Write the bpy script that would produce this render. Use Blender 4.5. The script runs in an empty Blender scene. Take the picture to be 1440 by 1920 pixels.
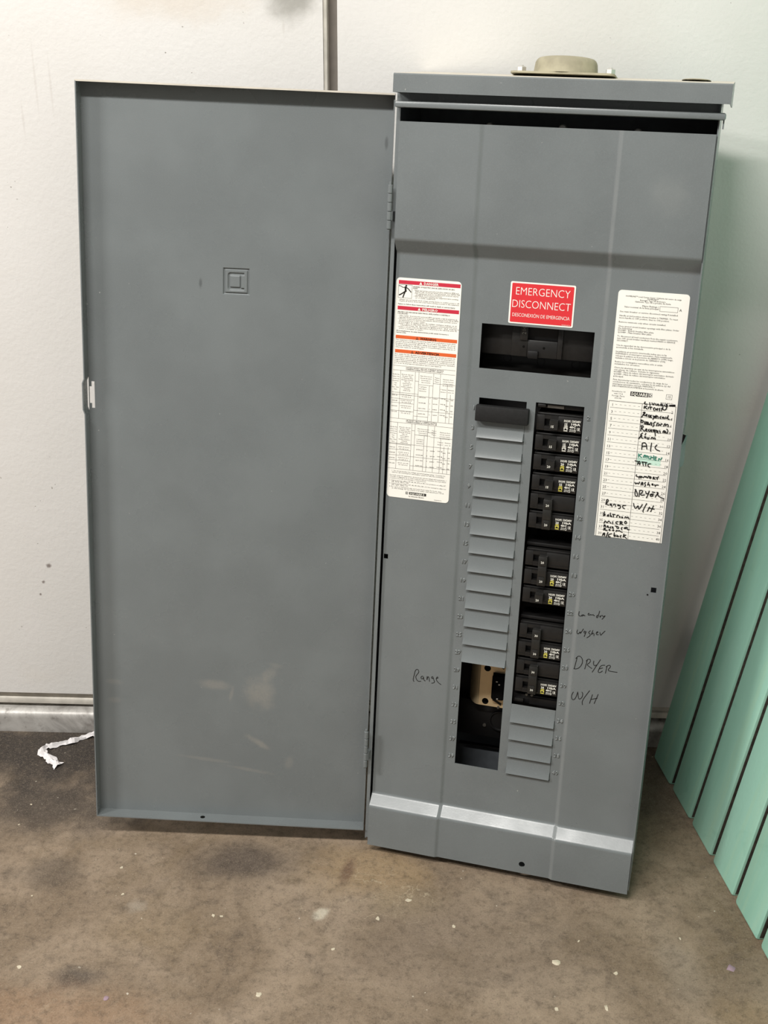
import bpy, bmesh, math, random
from mathutils import Vector, Matrix
random.seed(7)
SC = bpy.context.scene
COL = SC.collection

# ------------------------------------------------------------------ camera, world, lights, exposure
cam_d = bpy.data.cameras.new('camera')
cam = bpy.data.objects.new('camera', cam_d); COL.objects.link(cam); SC.camera = cam
cam_d.sensor_fit = 'VERTICAL'; cam_d.sensor_height = 36.0; cam_d.sensor_width = 27.0; cam_d.lens = 43.0875
cam_d.clip_start = 0.02
cam.matrix_world = Matrix(((0.999514, -0.0204299, 0.0235458, 0.025381),
                           (0.0301026, 0.4362767, -0.8993089, -1.616565),
                           (0.0081003, 0.8995806, 0.4366797, 1.185712),
                           (0, 0, 0, 1)))
world = bpy.data.worlds.new('world'); SC.world = world; world.use_nodes = True
bg = world.node_tree.nodes['Background']; bg.inputs[0].default_value = (1.0, 0.985, 0.96, 1); bg.inputs[1].default_value = 0.19
lamp_d = bpy.data.lights.new('unseen_lamp', 'AREA'); lamp_d.shape = 'RECTANGLE'  # main ceiling tube, out of view
lamp_d.size = 1.1; lamp_d.size_y = 0.12; lamp_d.energy = 66; lamp_d.color = (1.0, 0.975, 0.935)
lamp = bpy.data.objects.new('unseen_lamp', lamp_d); COL.objects.link(lamp)
lamp.location = (-0.62, -1.54, 2.65)
lamp.rotation_euler = (math.radians(20), 0, 0)
lamp_e = lamp_d.copy(); lamp_e.energy = 92      # unseen fill added far left to brighten the planks
fill_lamp = bpy.data.objects.new('unseen_lamp', lamp_e); COL.objects.link(fill_lamp)
fill_lamp.location = (-2.7, -1.60, 2.65); fill_lamp.rotation_euler = (math.radians(20), 0, 0)
vs = SC.view_settings
vs.view_transform = 'Standard'; vs.look = 'None'; vs.gamma = 1.0; vs.use_curve_mapping = False; vs.exposure = -0.09

# ------------------------------------------------------------------ materials
def srgb(r, g, b):
    f = lambda c: (c / 255) / 12.92 if c <= 10 else (((c / 255) + 0.055) / 1.055) ** 2.4
    return (f(r), f(g), f(b), 1.0)

class M:
    """small node-graph builder"""
    def __init__(s, name, rough=0.5, metal=0.0, spec=0.5):
        s.m = bpy.data.materials.new(name); s.m.use_nodes = True
        s.nt = s.m.node_tree; s.b = s.nt.nodes['Principled BSDF']
        s.b.inputs['Roughness'].default_value = rough; s.b.inputs['Metallic'].default_value = metal
        s.b.inputs['Specular IOR Level'].default_value = spec
        s._co = None
    def n(s, t, **kw):
        x = s.nt.nodes.new(t)
        for k, v in kw.items(): setattr(x, k, v)
        return x
    def l(s, a, b): s.nt.links.new(a, b)
    def co(s):
        if s._co is None: s._co = s.n('ShaderNodeTexCoord').outputs['Object']
        return s._co
    def setv(s, inp, v):
        if hasattr(v, 'is_output'): s.l(v, inp)
        else: inp.default_value = v
    def noise(s, scale, detail=4, rough=0.55, dist=0.0, vec=None):
        x = s.n('ShaderNodeTexNoise'); x.inputs['Scale'].default_value = scale; x.inputs['Detail'].default_value = detail
        x.inputs['Roughness'].default_value = rough; x.inputs['Distortion'].default_value = dist
        s.l(vec or s.co(), x.inputs['Vector']); return x.outputs['Fac']
    def ramp(s, v, lo, hi, a=0.0, b=1.0):
        x = s.n('ShaderNodeMapRange'); x.clamp = True; x.interpolation_type = 'SMOOTHSTEP'
        s.setv(x.inputs['Value'], v)
        for k, q in (('From Min', lo), ('From Max', hi), ('To Min', a), ('To Max', b)): x.inputs[k].default_value = q
        return x.outputs['Result']
    def math(s, op, a, b=0.0):
        x = s.n('ShaderNodeMath', operation=op); s.setv(x.inputs[0], a); s.setv(x.inputs[1], b); return x.outputs[0]
    def mix(s, f, a, b):
        x = s.n('ShaderNodeMix', data_type='RGBA'); s.setv(x.inputs[0], f); s.setv(x.inputs[6], a); s.setv(x.inputs[7], b)
        return x.outputs[2]
    def scaled(s, sx, sy, sz, loc=(0, 0, 0), rot=(0, 0, 0)):
        x = s.n('ShaderNodeMapping'); x.inputs['Scale'].default_value = (sx, sy, sz); x.inputs['Location'].default_value = loc
        x.inputs['Rotation'].default_value = rot
        s.l(s.co(), x.inputs['Vector']); return x.outputs['Vector']
    def blob(s, c, r, sc=(1, 1, 1), edge=0.0, nscale=20, rot=0.0, roty=0.0):
        """soft spot of radius r about c (object space), ragged by noise"""
        x = s.n('ShaderNodeMapping', vector_type='TEXTURE')
        x.inputs['Location'].default_value = c; x.inputs['Rotation'].default_value = (0, roty, rot); x.inputs['Scale'].default_value = sc
        s.l(s.co(), x.inputs['Vector'])
        d = s.n('ShaderNodeVectorMath', operation='LENGTH'); s.l(x.outputs['Vector'], d.inputs[0])
        v = d.outputs['Value']
        if edge:
            nn = s.noise(nscale, 5, 0.6)
            v = s.math('ADD', v, s.math('MULTIPLY', s.math('SUBTRACT', nn, 0.5), edge * r))
        return s.ramp(v, 0.25 * r, r, 1.0, 0.0)
    def bump(s, h, dist=0.001, strength=0.5):
        x = s.n('ShaderNodeBump'); x.inputs['Strength'].default_value = strength; x.inputs['Distance'].default_value = dist
        s.l(h, x.inputs['Height']); s.l(x.outputs['Normal'], s.b.inputs['Normal'])
    def col(s, v): s.setv(s.b.inputs['Base Color'], v); return s

def plain(name, rgb, rough=0.5, metal=0.0, spec=0.5, grain=0.12, gscale=60):
    m = M(name, rough, metal, spec)
    c = srgb(*rgb)
    f = m.ramp(m.noise(gscale, 4), 0.3, 0.7)
    m.col(m.mix(f, tuple(x * (1 - grain) for x in c[:3]) + (1,), tuple(min(1, x * (1 + grain)) for x in c[:3]) + (1,)))
    return m.m

GRAY = (112, 117, 118)
def gray_paint(name, door=False, crease=False):
    m = M(name, 0.34, 0.0, 0.5)
    c = srgb(*GRAY); d = tuple(x * 0.93 for x in c[:3]) + (1,); e = tuple(x * 1.06 for x in c[:3]) + (1,)
    base = m.mix(m.ramp(m.noise(9, 4), 0.3, 0.7), d, e)
    base = m.mix(m.math('MULTIPLY', m.ramp(m.noise(900, 2), 0.4, 0.75), 0.25), base, tuple(min(1, x * 1.35) for x in c[:3]) + (1,))
    specks = m.ramp(m.noise(210, 1), 0.80, 0.84)
    base = m.mix(m.math('MULTIPLY', specks, 0.5), base, srgb(190, 190, 184))
    if door:      # dusty hand prints and rubs low on the inside of the door
        dust = srgb(158, 152, 142)
        for (u, v, r, sx, sz, k, ry) in ((-.151, .194, .030, 1, 1.05, .34, 0), (-.138, .222, .016, 1.2, .7, .22, -.6), (-.214, .203, .024, 1.3, .42, .30, .1), (-.190, .190, .012, .3, 1.3, .25, .2),
                                         (-.152, .118, .020, 1.3, .30, .34, .55), (-.165, .075, .03, 1.5, .12, .2, .15), (-.225, .088, .035, 1.6, .10, .2, .1), (-.108, .090, .010, .8, 1.4, .18, .3),
                                         (-.352, .20, .012, 1.3, .5, .15, .1), (-.352, .172, .012, 1.2, .5, .15, 0), (-.128, .236, .010, 1.3, .5, .15, .2)):
            b = m.blob((u, 0.02, v), r, (sx, 3, sz), 1.0, 60, 0, ry)
            base = m.mix(m.math('MULTIPLY', m.math('MULTIPLY', b, m.ramp(m.noise(300, 3), .2, .6, .6, 1)), k), base, dust)
        sc_ = m.blob((-.0085, 0.02, .925), .008, (.35, 4, 1.3), 0.9, 80)
        base = m.mix(m.math('MULTIPLY', sc_, .4), base, srgb(50, 52, 54))
        sc_ = m.blob((-.232, 0.02, .748), .006, (.5, 4, 1.6), 0.9, 120)
        base = m.mix(m.math('MULTIPLY', sc_, .5), base, srgb(60, 62, 64))
    else:         # rubbed pale scratches
        base = m.mix(m.math('MULTIPLY', m.blob((.318, 0, .90), .03, (1, 3, 1), 1.2, 60), .09), base, srgb(165, 165, 160))
        # highlight along the right-hand crease, painted into the colour
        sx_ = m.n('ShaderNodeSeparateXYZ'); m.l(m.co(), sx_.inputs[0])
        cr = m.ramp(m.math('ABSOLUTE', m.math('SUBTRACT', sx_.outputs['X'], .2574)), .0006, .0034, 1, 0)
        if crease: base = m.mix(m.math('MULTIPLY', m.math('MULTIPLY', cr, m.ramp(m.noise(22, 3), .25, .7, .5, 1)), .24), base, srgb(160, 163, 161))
        scr = m.ramp(m.noise(60, 3, 0.6, 1.5, m.scaled(9, 3, 1)), 0.70, 0.80)
        base = m.mix(m.math('MULTIPLY', scr, .12), base, srgb(175, 175, 170))
    m.col(base)
    m.setv(m.b.inputs['Roughness'], m.ramp(m.noise(14, 4), 0.3, 0.7, 0.25, 0.34))
    m.bump(m.noise(420, 2), 0.0004, 0.08)
    return m.m

def wall_paint(name, smudge=False):
    m = M(name, 0.55, 0, 0.35)
    base = m.mix(m.ramp(m.noise(3.2, 4), 0.3, 0.7), srgb(218, 216, 212), srgb(224, 222, 219))
    base = m.mix(m.math('MULTIPLY', m.ramp(m.noise(5, 5, .6, .6), .55, .8), .22), base, srgb(214, 205, 192))
    fl = m.ramp(m.noise(170, 1), 0.785, 0.80)
    base = m.mix(m.math('MULTIPLY', m.math('MULTIPLY', fl, m.ramp(m.noise(6, 2), .45, .6)), .75), base, srgb(120, 112, 104))
    if smudge:
        base = m.mix(m.math('MULTIPLY', m.blob((-.135, 0, 1.10), .045, (1, 4, .9), .9, 30), .62), base, srgb(120, 118, 108))
        base = m.mix(m.math('MULTIPLY', m.blob((-.28, 0, 1.10), .09, (1.4, 4, .5), .9, 25), .35), base, srgb(205, 190, 170))
        for (x, z, h) in ((-.443, .99, .05), (-.462, 1.0, .06), (-.483, .95, .03), (-.146, 1.062, .012)):
            base = m.mix(m.math('MULTIPLY', m.blob((x, 0, z), .012, (.18, 4, h / .012), .6, 90), .13), base, srgb(150, 135, 120))
        for (x, z, r) in ((-.5225, .300, .006), (-.541, .250, .003), (-.534, .272, .004), (-.625, .26, .006)):
            base = m.mix(m.math('MULTIPLY', m.blob((x, 0, z), r, (.9, 4, 1), 1.1, 190), .75), base, srgb(95, 78, 70))
        base = m.mix(m.math('MULTIPLY', m.blob((-.63, 0, .34), .06, (.5, 4, 1), .9, 30), .3), base, srgb(205, 170, 150))
    m.col(base)
    h = m.math('ADD', m.noise(190, 3), m.math('MULTIPLY', m.noise(55, 3), .8))
    m.bump(h, 0.0016, 0.22)
    return m.m

def floor_mat():
    m = M('stained_concrete', 0.62, 0, 0.35)
    A, B, D = srgb(150, 133, 114), srgb(118, 102, 84), srgb(44, 40, 38)
    n1 = m.noise(5.5, 6, .62, .8); n2 = m.noise(17, 6, .65, .6); n3 = m.noise(70, 5, .7)
    base = m.mix(m.ramp(n1, .32, .68), A, B)
    base = m.mix(m.math('MULTIPLY', m.ramp(n2, .5, .75), .45), base, srgb(68, 60, 54))
    base = m.mix(m.math('MULTIPLY', m.ramp(n2, .48, .25), .45), base, srgb(134, 119, 101))
    base = m.mix(m.math('MULTIPLY', m.ramp(m.noise(9, 4, .6, 1.0), .52, .75), .5), base, srgb(104, 88, 66))
    # large stains and tone patches with a place of their own
    def st(c, r, sc, colr, k, rot=0., edge=1.1, ns=16):
        nonlocal base
        base = m.mix(m.math('MULTIPLY', m.blob((c[0], c[1], 0), r, (sc[0], sc[1], 6), edge, ns, rot), k), base, colr)
    st((-.56, -.06), .17, (1.5, .85), D, .95); st((-.50, -.19), .13, (1.3, .75), D, .8); st((-.62, -.33), .10, (1.0, .9), D, .5)
    st((-.36, -.10), .16, (1.2, .8), D, .7); st((-.46, -.33), .06, (1, .8), D, .45)
    st((.38, -.08), .2, (.6, .8), srgb(52, 45, 40), .6)  # darker tone in the right-hand corner
    st((-.20, -.30), .075, (1.3, .75), srgb(66, 58, 54), .75); st((-.38, -.515), .045, (1, .6), srgb(60, 55, 52), .7)
    st((-.02, -.31), .10, (1.2, .75), srgb(150, 126, 92), .6, 0, .9); st((.02, -.37), .06, (1.3, .7), srgb(150, 134, 108), .4)
    st((-.40, -.57), .14, (1.5, .5), srgb(134, 102, 74), .45); st((-.30, -.42), .09, (1.3, .7), srgb(122, 104, 78), .35)
    st((-.055, -.315), .030, (.45, 1.3), srgb(84, 56, 47), .6, -.2)
    st((.375, -.47), .075, (.5, 1.1), srgb(142, 130, 116), .42, .1); st((.44, -.55), .06, (1, .8), srgb(132, 110, 78), .4)
    st((.10, -.45), .2, (1.2, .6), srgb(122, 108, 95), .4); st((-.42, -.105), .03, (1.3, .6), srgb(104, 94, 76), .6)
    st((-.085, -.395), .016, (.8, 1.2), srgb(196, 188, 170), .75, -.6, 1.2, 60); st((-.33, -.39), .02, (1, .8), srgb(150, 140, 126), .6, 0, 1.2, 60)
    # fine cracks in the cracked patch
    wv = m.n('ShaderNodeVectorMath', operation='ADD')
    nz = m.n('ShaderNodeTexNoise'); nz.inputs['Scale'].default_value = 26; nz.inputs['Detail'].default_value = 5; m.l(m.co(), nz.inputs['Vector'])
    sc = m.n('ShaderNodeVectorMath', operation='SCALE'); sc.inputs['Scale'].default_value = .06; m.l(nz.outputs['Color'], sc.inputs[0])
    m.l(m.co(), wv.inputs[0]); m.l(sc.outputs[0], wv.inputs[1])
    vo = m.n('ShaderNodeTexVoronoi', feature='DISTANCE_TO_EDGE'); vo.inputs['Scale'].default_value = 21; m.l(wv.outputs[0], vo.inputs['Vector'])
    crack = m.ramp(vo.outputs['Distance'], .0, .018, 1, 0)
    area = m.math('MAXIMUM', m.blob((-.01, -.36, 0), .13, (1.3, .9, 6), .9, 14), m.math('MULTIPLY', m.ramp(m.noise(6, 2), .55, .7), .35))
    crack = m.math('MULTIPLY', m.math('MULTIPLY', crack, area), m.ramp(n2, .42, .58))
    base = m.mix(m.math('MULTIPLY', crack, .5), base, srgb(186, 172, 146))
    # grain, pale specks, dark pits
    base = m.mix(m.math('MULTIPLY', m.ramp(n3, .45, .75), .5), base, srgb(54, 46, 38))
    base = m.mix(m.math('MULTIPLY', m.ramp(m.noise(420, 2), .6, .75), .35), base, srgb(160, 148, 132))
    base = m.mix(m.math('MULTIPLY', m.ramp(m.noise(330, 2, .5, 0, m.scaled(1, 1, 1, (3, 5, 1))), .62, .75), .45), base, srgb(50, 43, 38))
    sp = m.ramp(m.noise(120, 1, .5, 0, m.scaled(1, 1, 1, (9, 2, 4))), .765, .80)
    base = m.mix(m.math('MULTIPLY', sp, m.ramp(m.noise(8, 2), .35, .65)), base, srgb(192, 184, 168))
    sp = m.ramp(m.noise(70, 3, .7, 2.5, m.scaled(1, 1.4, 1, (4, 7, 2))), .74, .80)
    base = m.mix(m.math('MULTIPLY', sp, .5), base, srgb(182, 172, 154))
    fine = m.noise(520, 3, .75); mid_ = m.noise(150, 5, .75, .4)
    base = m.mix(m.math('MULTIPLY', m.ramp(mid_, .50, .70), .22), base, srgb(150, 136, 118))
    base = m.mix(m.math('MULTIPLY', m.ramp(mid_, .50, .32), .26), base, srgb(50, 43, 37))
    base = m.mix(m.math('MULTIPLY', m.ramp(fine, .52, .70), .34), base, srgb(158, 144, 126))
    base = m.mix(m.math('MULTIPLY', m.ramp(fine, .48, .30), .30), base, srgb(40, 34, 29))
    scr = m.ramp(m.noise(34, 4, .7, 3.0, m.scaled(1, 2.4, 1, (2, 8, 3), (0, 0, .6))), .70, .78)
    base = m.mix(m.math('MULTIPLY', scr, .38), base, srgb(168, 156, 138))
    m.col(base)
    m.setv(m.b.inputs['Roughness'], m.ramp(n2, .3, .7, .5, .75))
    m.bump(m.math('ADD', m.noise(240, 4), m.math('MULTIPLY', n3, .8)), .0012, .35)
    return m.m

def plank_paint():
    m = M('teal_paint', 0.5, 0, 0.4)
    base = m.mix(m.ramp(m.noise(7, 5, .6, .5, m.scaled(1, 1, .22)), .3, .7), srgb(158, 214, 192), srgb(176, 226, 206))
    base = m.mix(m.math('MULTIPLY', m.ramp(m.noise(40, 5, .7, .3, m.scaled(1, 1, .05)), .48, .72), .5), base, srgb(186, 226, 196))
    base = m.mix(m.math('MULTIPLY', m.ramp(m.noise(14, 5, .65, 1.2), .58, .8), .3), base, srgb(118, 184, 162))
    base = m.mix(m.math('MULTIPLY', m.ramp(m.noise(90, 2), .76, .82), .6), base, srgb(74, 104, 86))
    m.col(base)
    m.bump(m.math('ADD', m.noise(60, 4, .6, .2, m.scaled(1, 1, .05)), m.math('MULTIPLY', m.noise(170, 2), .4)), .0010, .35)
    return m.m

def sill_metal():
    m = M('galvanised_sill', .5, .35, .5)
    base = m.mix(m.ramp(m.noise(16, 6, .65, .8), .3, .7), srgb(142, 138, 133), srgb(206, 203, 198))
    base = m.mix(m.math('MULTIPLY', m.ramp(m.noise(70, 4, .7), .55, .75), .6), base, srgb(120, 114, 108))
    m.col(base); m.bump(m.noise(120, 4), .001, .4); return m.m

MAT = dict(
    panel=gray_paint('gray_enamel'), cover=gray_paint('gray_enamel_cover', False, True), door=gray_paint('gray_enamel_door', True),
    wall=wall_paint('white_wall_paint'), slab=wall_paint('white_slab_paint', True), floor=floor_mat(), teal=plank_paint(), sill=sill_metal(),
    trim=plain('cream_trim', (205, 200, 190), .5, 0, .4, .12, 45), gap=plain('dark_gap', (13, 12, 11), .9, 0, .1),
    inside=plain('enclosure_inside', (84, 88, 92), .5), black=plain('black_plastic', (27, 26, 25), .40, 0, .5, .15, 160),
    toggle=plain('toggle_plastic', (36, 35, 33), .36, 0, .5, .12, 200),
    base=plain('black_moulding', (15, 14, 14), .5, 0, .4), dark=plain('matt_black', (26, 26, 26), .7, 0, .35, .2, 300),
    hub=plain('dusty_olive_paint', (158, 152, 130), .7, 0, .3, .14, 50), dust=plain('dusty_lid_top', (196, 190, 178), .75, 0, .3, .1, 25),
    glint=plain('gray_enamel_glint', (134, 138, 138), .25, 0, .6, .25, 400),  # glints on the stamped numbers painted as paler enamel
    groove=plain('groove_shade_paint', (176, 168, 160), .6, 0, .3, .08, 40),  # recess shade put into the colour as a grayer tone
    worn=plain('dull_steel', (92, 88, 82), .45, .5, .5, .1, 80),
    bare=plain('weathered_dark_wood', (78, 72, 65), .8, 0, .2, .3, 120),
    zinc=plain('zinc', (200, 198, 192), .35, .6, .5, .08, 80), tan=plain('zinc_dichromate_plate', (222, 198, 158), .36, .5, .5, .07, 30),
    white=plain('label_white', (240, 238, 230), .45, 0, .4, .02, 20), white2=plain('print_white', (228, 226, 216), .5, 0, .3, .02),
    red=plain('label_red', (214, 52, 58), .42, 0, .4, .03, 25), redband=plain('band_red', (196, 46, 66), .5, 0, .35, .03),
    orange=plain('band_orange', (218, 98, 48), .5, 0, .35, .03), ink=plain('black_ink', (34, 32, 30), .6, 0, .3, .05),
    ink2=plain('small_print_ink', (66, 63, 58), .6, 0, .3, .05), marker=plain('black_marker', (20, 19, 18), .5, 0, .35, .05),
    green=plain('green_marker', (38, 128, 108), .5, 0, .35, .15, 400), mint=plain('mint_highlight', (196, 226, 210), .5, 0, .3, .04),
    yellow=plain('yellow_print', (206, 196, 92), .5, 0, .3, .05), paper=plain('crumpled_paper', (226, 222, 222), .6, 0, .3, .08, 120),
    fleck=plain('cream_paint_fleck', (196, 186, 164), .6, 0, .3, .08, 300), mauve=plain('mauve_paint_fleck', (150, 128, 138), .6, 0, .3, .08, 300),
)

# ------------------------------------------------------------------ mesh helpers
def finish(bm, name, mat, parent=None, smooth=35, mats=None):
    bmesh.ops.remove_doubles(bm, verts=bm.verts, dist=1e-6)
    if smooth:
        ang = math.radians(smooth)
        for f in bm.faces: f.smooth = True
        for e in bm.edges:
            e.smooth = not (len(e.link_faces) != 2 or e.calc_face_angle(0) > ang)
    me = bpy.data.meshes.new(name); bm.to_mesh(me); bm.free()
    for x in (mats or [mat]): me.materials.append(x)
    o = bpy.data.objects.new(name, me); COL.objects.link(o)
    if parent: o.parent = parent
    return o

def box(bm, x0, x1, y0, y1, z0, z1, bevel=0.0, mi=0):
    v = [bm.verts.new((x, y, z)) for x in (x0, x1) for y in (y0, y1) for z in (z0, z1)]
    fs = [(0, 1, 3, 2), (4, 6, 7, 5), (0, 4, 5, 1), (2, 3, 7, 6), (0, 2, 6, 4), (1, 5, 7, 3)]
    faces = [bm.faces.new([v[i] for i in f]) for f in fs]
    for f in faces: f.material_index = mi
    if bevel:
        es = {e for f in faces for e in f.edges}
        r = bmesh.ops.bevel(bm, geom=list(es), offset=bevel, segments=2, affect='EDGES', profile=.5)
        for f in r['faces']: f.material_index = mi
    return v

def pbox(bm, u0, u1, v0, v1, w0, w1, bevel=0.0, mi=0):      # panel axes: u right, v up, w out towards the viewer (local y = -w)
    return box(bm, u0, u1, -w1, -w0, v0, v1, bevel, mi)

def quad(bm, pts, mi=0):
    f = bm.faces.new([bm.verts.new(p) for p in pts]); f.material_index = mi; return f

def rect(bm, u0, u1, v0, v1, w, mi=0):
    return quad(bm, [(u0, -w, v0), (u1, -w, v0), (u1, -w, v1), (u0, -w, v1)], mi)

def sheet(bm, pts, w, t, mi=0):     # flat outline in u, v with thickness t behind w
    a = [bm.verts.new((u, -w, v)) for u, v in pts]; b = [bm.verts.new((u, -w + t, v)) for u, v in pts]
    bm.faces.new(a).material_index = mi; bm.faces.new(b[::-1]).material_index = mi
    n = len(pts)
    for i in range(n): bm.faces.new((a[i], b[i], b[(i + 1) % n], a[(i + 1) % n])).material_index = mi

def rounded(u0, u1, v0, v1, r, n=5, corners=(1, 1, 1, 1)):   # BL, BR, TR, TL
    out = []
    for k, (cu, cv, a0) in enumerate(((u0 + r, v0 + r, 180), (u1 - r, v0 + r, 270), (u1 - r, v1 - r, 0), (u0 + r, v1 - r, 90))):
        if not corners[k]:
            out.append(((u0, u1, u1, u0)[k], (v0, v0, v1, v1)[k])); continue
        for i in range(n + 1):
            a = math.radians(a0 + 90 * i / n); out.append((cu + r * math.cos(a), cv + r * math.sin(a)))
    return out

def lathe(bm, c, axis, prof, n=24, mi=0):    # prof: (radius, height) along axis
    ax = Vector(axis).normalized(); t = ax.orthogonal().normalized(); s = ax.cross(t)
    rings = []
    for r, h in prof:
        if r < 1e-7: rings.append([bm.verts.new(Vector(c) + ax * h)])
        else: rings.append([bm.verts.new(Vector(c) + ax * h + (t * math.cos(2 * math.pi * i / n) + s * math.sin(2 * math.pi * i / n)) * r) for i in range(n)])
    for A, B in zip(rings, rings[1:]):
        for i in range(n):
            j = (i + 1) % n
            if len(A) == 1 and len(B) == 1: continue
            if len(A) == 1: f = bm.faces.new((A[0], B[i], B[j]))
            elif len(B) == 1: f = bm.faces.new((A[i], B[0], A[j]))
            else: f = bm.faces.new((A[i], B[i], B[j], A[j]))
            f.material_index = mi

def ribbon(bm, pts, width, w, mi=0):
    pts = [Vector((a, b)) for a, b in pts]
    q = [p for i, p in enumerate(pts) if i == 0 or (p - pts[i - 1]).length > 1e-5]
    # Chaikin smoothing keeps the written line round
    for _ in range(2):
        if len(q) > 2:
            r = [q[0]]
            for a, b in zip(q, q[1:]): r += [a * .75 + b * .25, a * .25 + b * .75]
            r.append(q[-1]); q = r
    h = width / 2
    L = []; R = []
    for i, p in enumerate(q):
        d = (q[min(i + 1, len(q) - 1)] - q[max(i - 1, 0)])
        d = d.normalized() if d.length > 1e-9 else Vector((1, 0))
        nrm = Vector((-d.y, d.x)) * h
        if i == 0: p = p - d * h * .5
        if i == len(q) - 1: p = p + d * h * .5
        L.append(bm.verts.new((p.x + nrm.x, -w, p.y + nrm.y))); R.append(bm.verts.new((p.x - nrm.x, -w, p.y - nrm.y)))
    for i in range(len(q) - 1):
        bm.faces.new((L[i], R[i], R[i + 1], L[i + 1])).material_index = mi

def words_of(s):
    return [[[tuple(int(c) * 1e-4 for c in p.split(',')) for p in st.split()] for st in wd.split('|')] for wd in s.split(';')]

# text: every line is made as a font curve, meshed, then gathered into one mesh per piece of print
JOBS = []
def lettering(name, items, mat, parent, w, depth=0.0, res=1):
    """items: (text, u, v, size, align, width or None, bold)"""
    JOBS.append((name, items, mat, parent, w, depth, res))

def run_text():
    tmp = []
    for name, items, mat, parent, w, depth, res in JOBS:
        row = []
        for (t, u, v, size, al, width, bold) in items:
            cu = bpy.data.curves.new('txt', 'FONT'); cu.body = t; cu.size = size; cu.resolution_u = res
            cu.align_x = {'l': 'LEFT', 'c': 'CENTER', 'r': 'RIGHT'}[al]; cu.offset = size * .018 * bold; cu.extrude = depth / 2
            if depth: cu.bevel_depth = .0005; cu.bevel_resolution = 1; cu.offset = -.00035
            o = bpy.data.objects.new('txt', cu); COL.objects.link(o); row.append((o, u, v, width))
        tmp.append(row)
    bpy.context.view_layer.update(); dg = bpy.context.evaluated_depsgraph_get()
    for (name, items, mat, parent, w, depth, res), row in zip(JOBS, tmp):
        bm = bmesh.new()
        for o, u, v, width in row:
            me = bpy.data.meshes.new_from_object(o.evaluated_get(dg))
            n0 = len(bm.verts); bm.from_mesh(me); bpy.data.meshes.remove(me); bm.verts.ensure_lookup_table()
            vs_ = bm.verts[n0:]
            if not vs_: continue
            sx = 1.0
            if width:
                a = min(x.co.x for x in vs_); b = max(x.co.x for x in vs_)
                if b > a: sx = width / (b - a)
            for x in vs_:
                p = x.co.copy(); x.co = (u + p.x * sx, -(w + p.z), v + p.y)
        finish(bm, name, mat, parent, smooth=0)
    for row in tmp:
        for o, *_ in row:
            cu = o.data; bpy.data.objects.remove(o); bpy.data.curves.remove(cu)

def tag(o, label=None, cat=None, kind=None, group=None):
    if label: o['label'] = label
    if cat: o['category'] = cat
    if kind: o['kind'] = kind
    if group: o['group'] = group
    return o
def empty(name, mat=None, parent=None):
    o = bpy.data.objects.new(name, None); COL.objects.link(o); o.empty_display_size = .05
    if mat is not None: o.matrix_world = mat
    if parent: o.parent = parent
    return o

# written words, traced as pen lines: u,v in tenths of a millimetre
STROKES_COVER = '2607,3851 2601,3790 2638,3791|2666,3810 2647,3811 2638,3796 2656,3794 2669,3817 2673,3801 2686,3803|2733,3837 2729,3847 2720,3835 2723,3819 2739,3818 2749,3834 2752,3820 2765,3832 2773,3823 2786,3837 2794,3819 2802,3824|2843,3835 2826,3818 2831,3796 2846,3804 2860,3894|2869,3831 2873,3805 2876,3822 2891,3837|2897,3842 2913,3823 2943,3850 2900,3787;2608,3598 2599,3563 2620,3534 2648,3588 2643,3540 2681,3622|2711,3591 2692,3596 2691,3569 2708,3567 2720,3601 2709,3555 2700,3520|2770,3611 2743,3579 2775,3565 2772,3541 2734,3507|2801,3620 2783,3548 2804,3587 2818,3579 2820,3549|2844,3586 2871,3604 2858,3615 2844,3591 2851,3567 2875,3574|2891,3607 2902,3563 2920,3592 2953,3635;2636,3213 2613,3056|2621,3202 2644,3239 2679,3243 2710,3199 2708,3139 2678,3082 2639,3057 2608,3057|2768,3204 2747,3075|2756,3189 2775,3218 2802,3221 2812,3197 2794,3163 2766,3141 2802,3116 2836,3096|2851,3205 2848,3166 2864,3137 2890,3156|2934,3237 2845,3047|2996,3169 2946,3159 2923,3097 2918,3060 2942,3055 2973,3084|2930,3107 2972,3128|3023,3165 3013,3059|3013,3150 3039,3176 3068,3176 3065,3150 3035,3107 3074,3095 3158,3097;2632,2733 2614,2691 2615,2639 2639,2615 2668,2648 2688,2743|2690,2730 2701,2663 2718,2638 2748,2671 2756,2724 2741,2749|2837,2786 2752,2628 2763,2571|2878,2737 2851,2606|2950,2753 2911,2614|2869,2667 2943,2696;509,2523 498,2532 496,2566 507,2621 514,2676 531,2703 551,2709 566,2685 565,2660 531,2611 529,2586 543,2554 567,2533 602,2542|630,2620 607,2616 599,2593 611,2575 631,2586 636,2618 639,2575 651,2557 663,2559|684,2626 683,2563 691,2613 703,2629 713,2602 720,2559|766,2635 746,2634 745,2612 759,2605 769,2631 776,2593 791,2571 783,2548 751,2538|809,2618 838,2628 825,2648 811,2623 812,2594 842,2560 880,2540'
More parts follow.
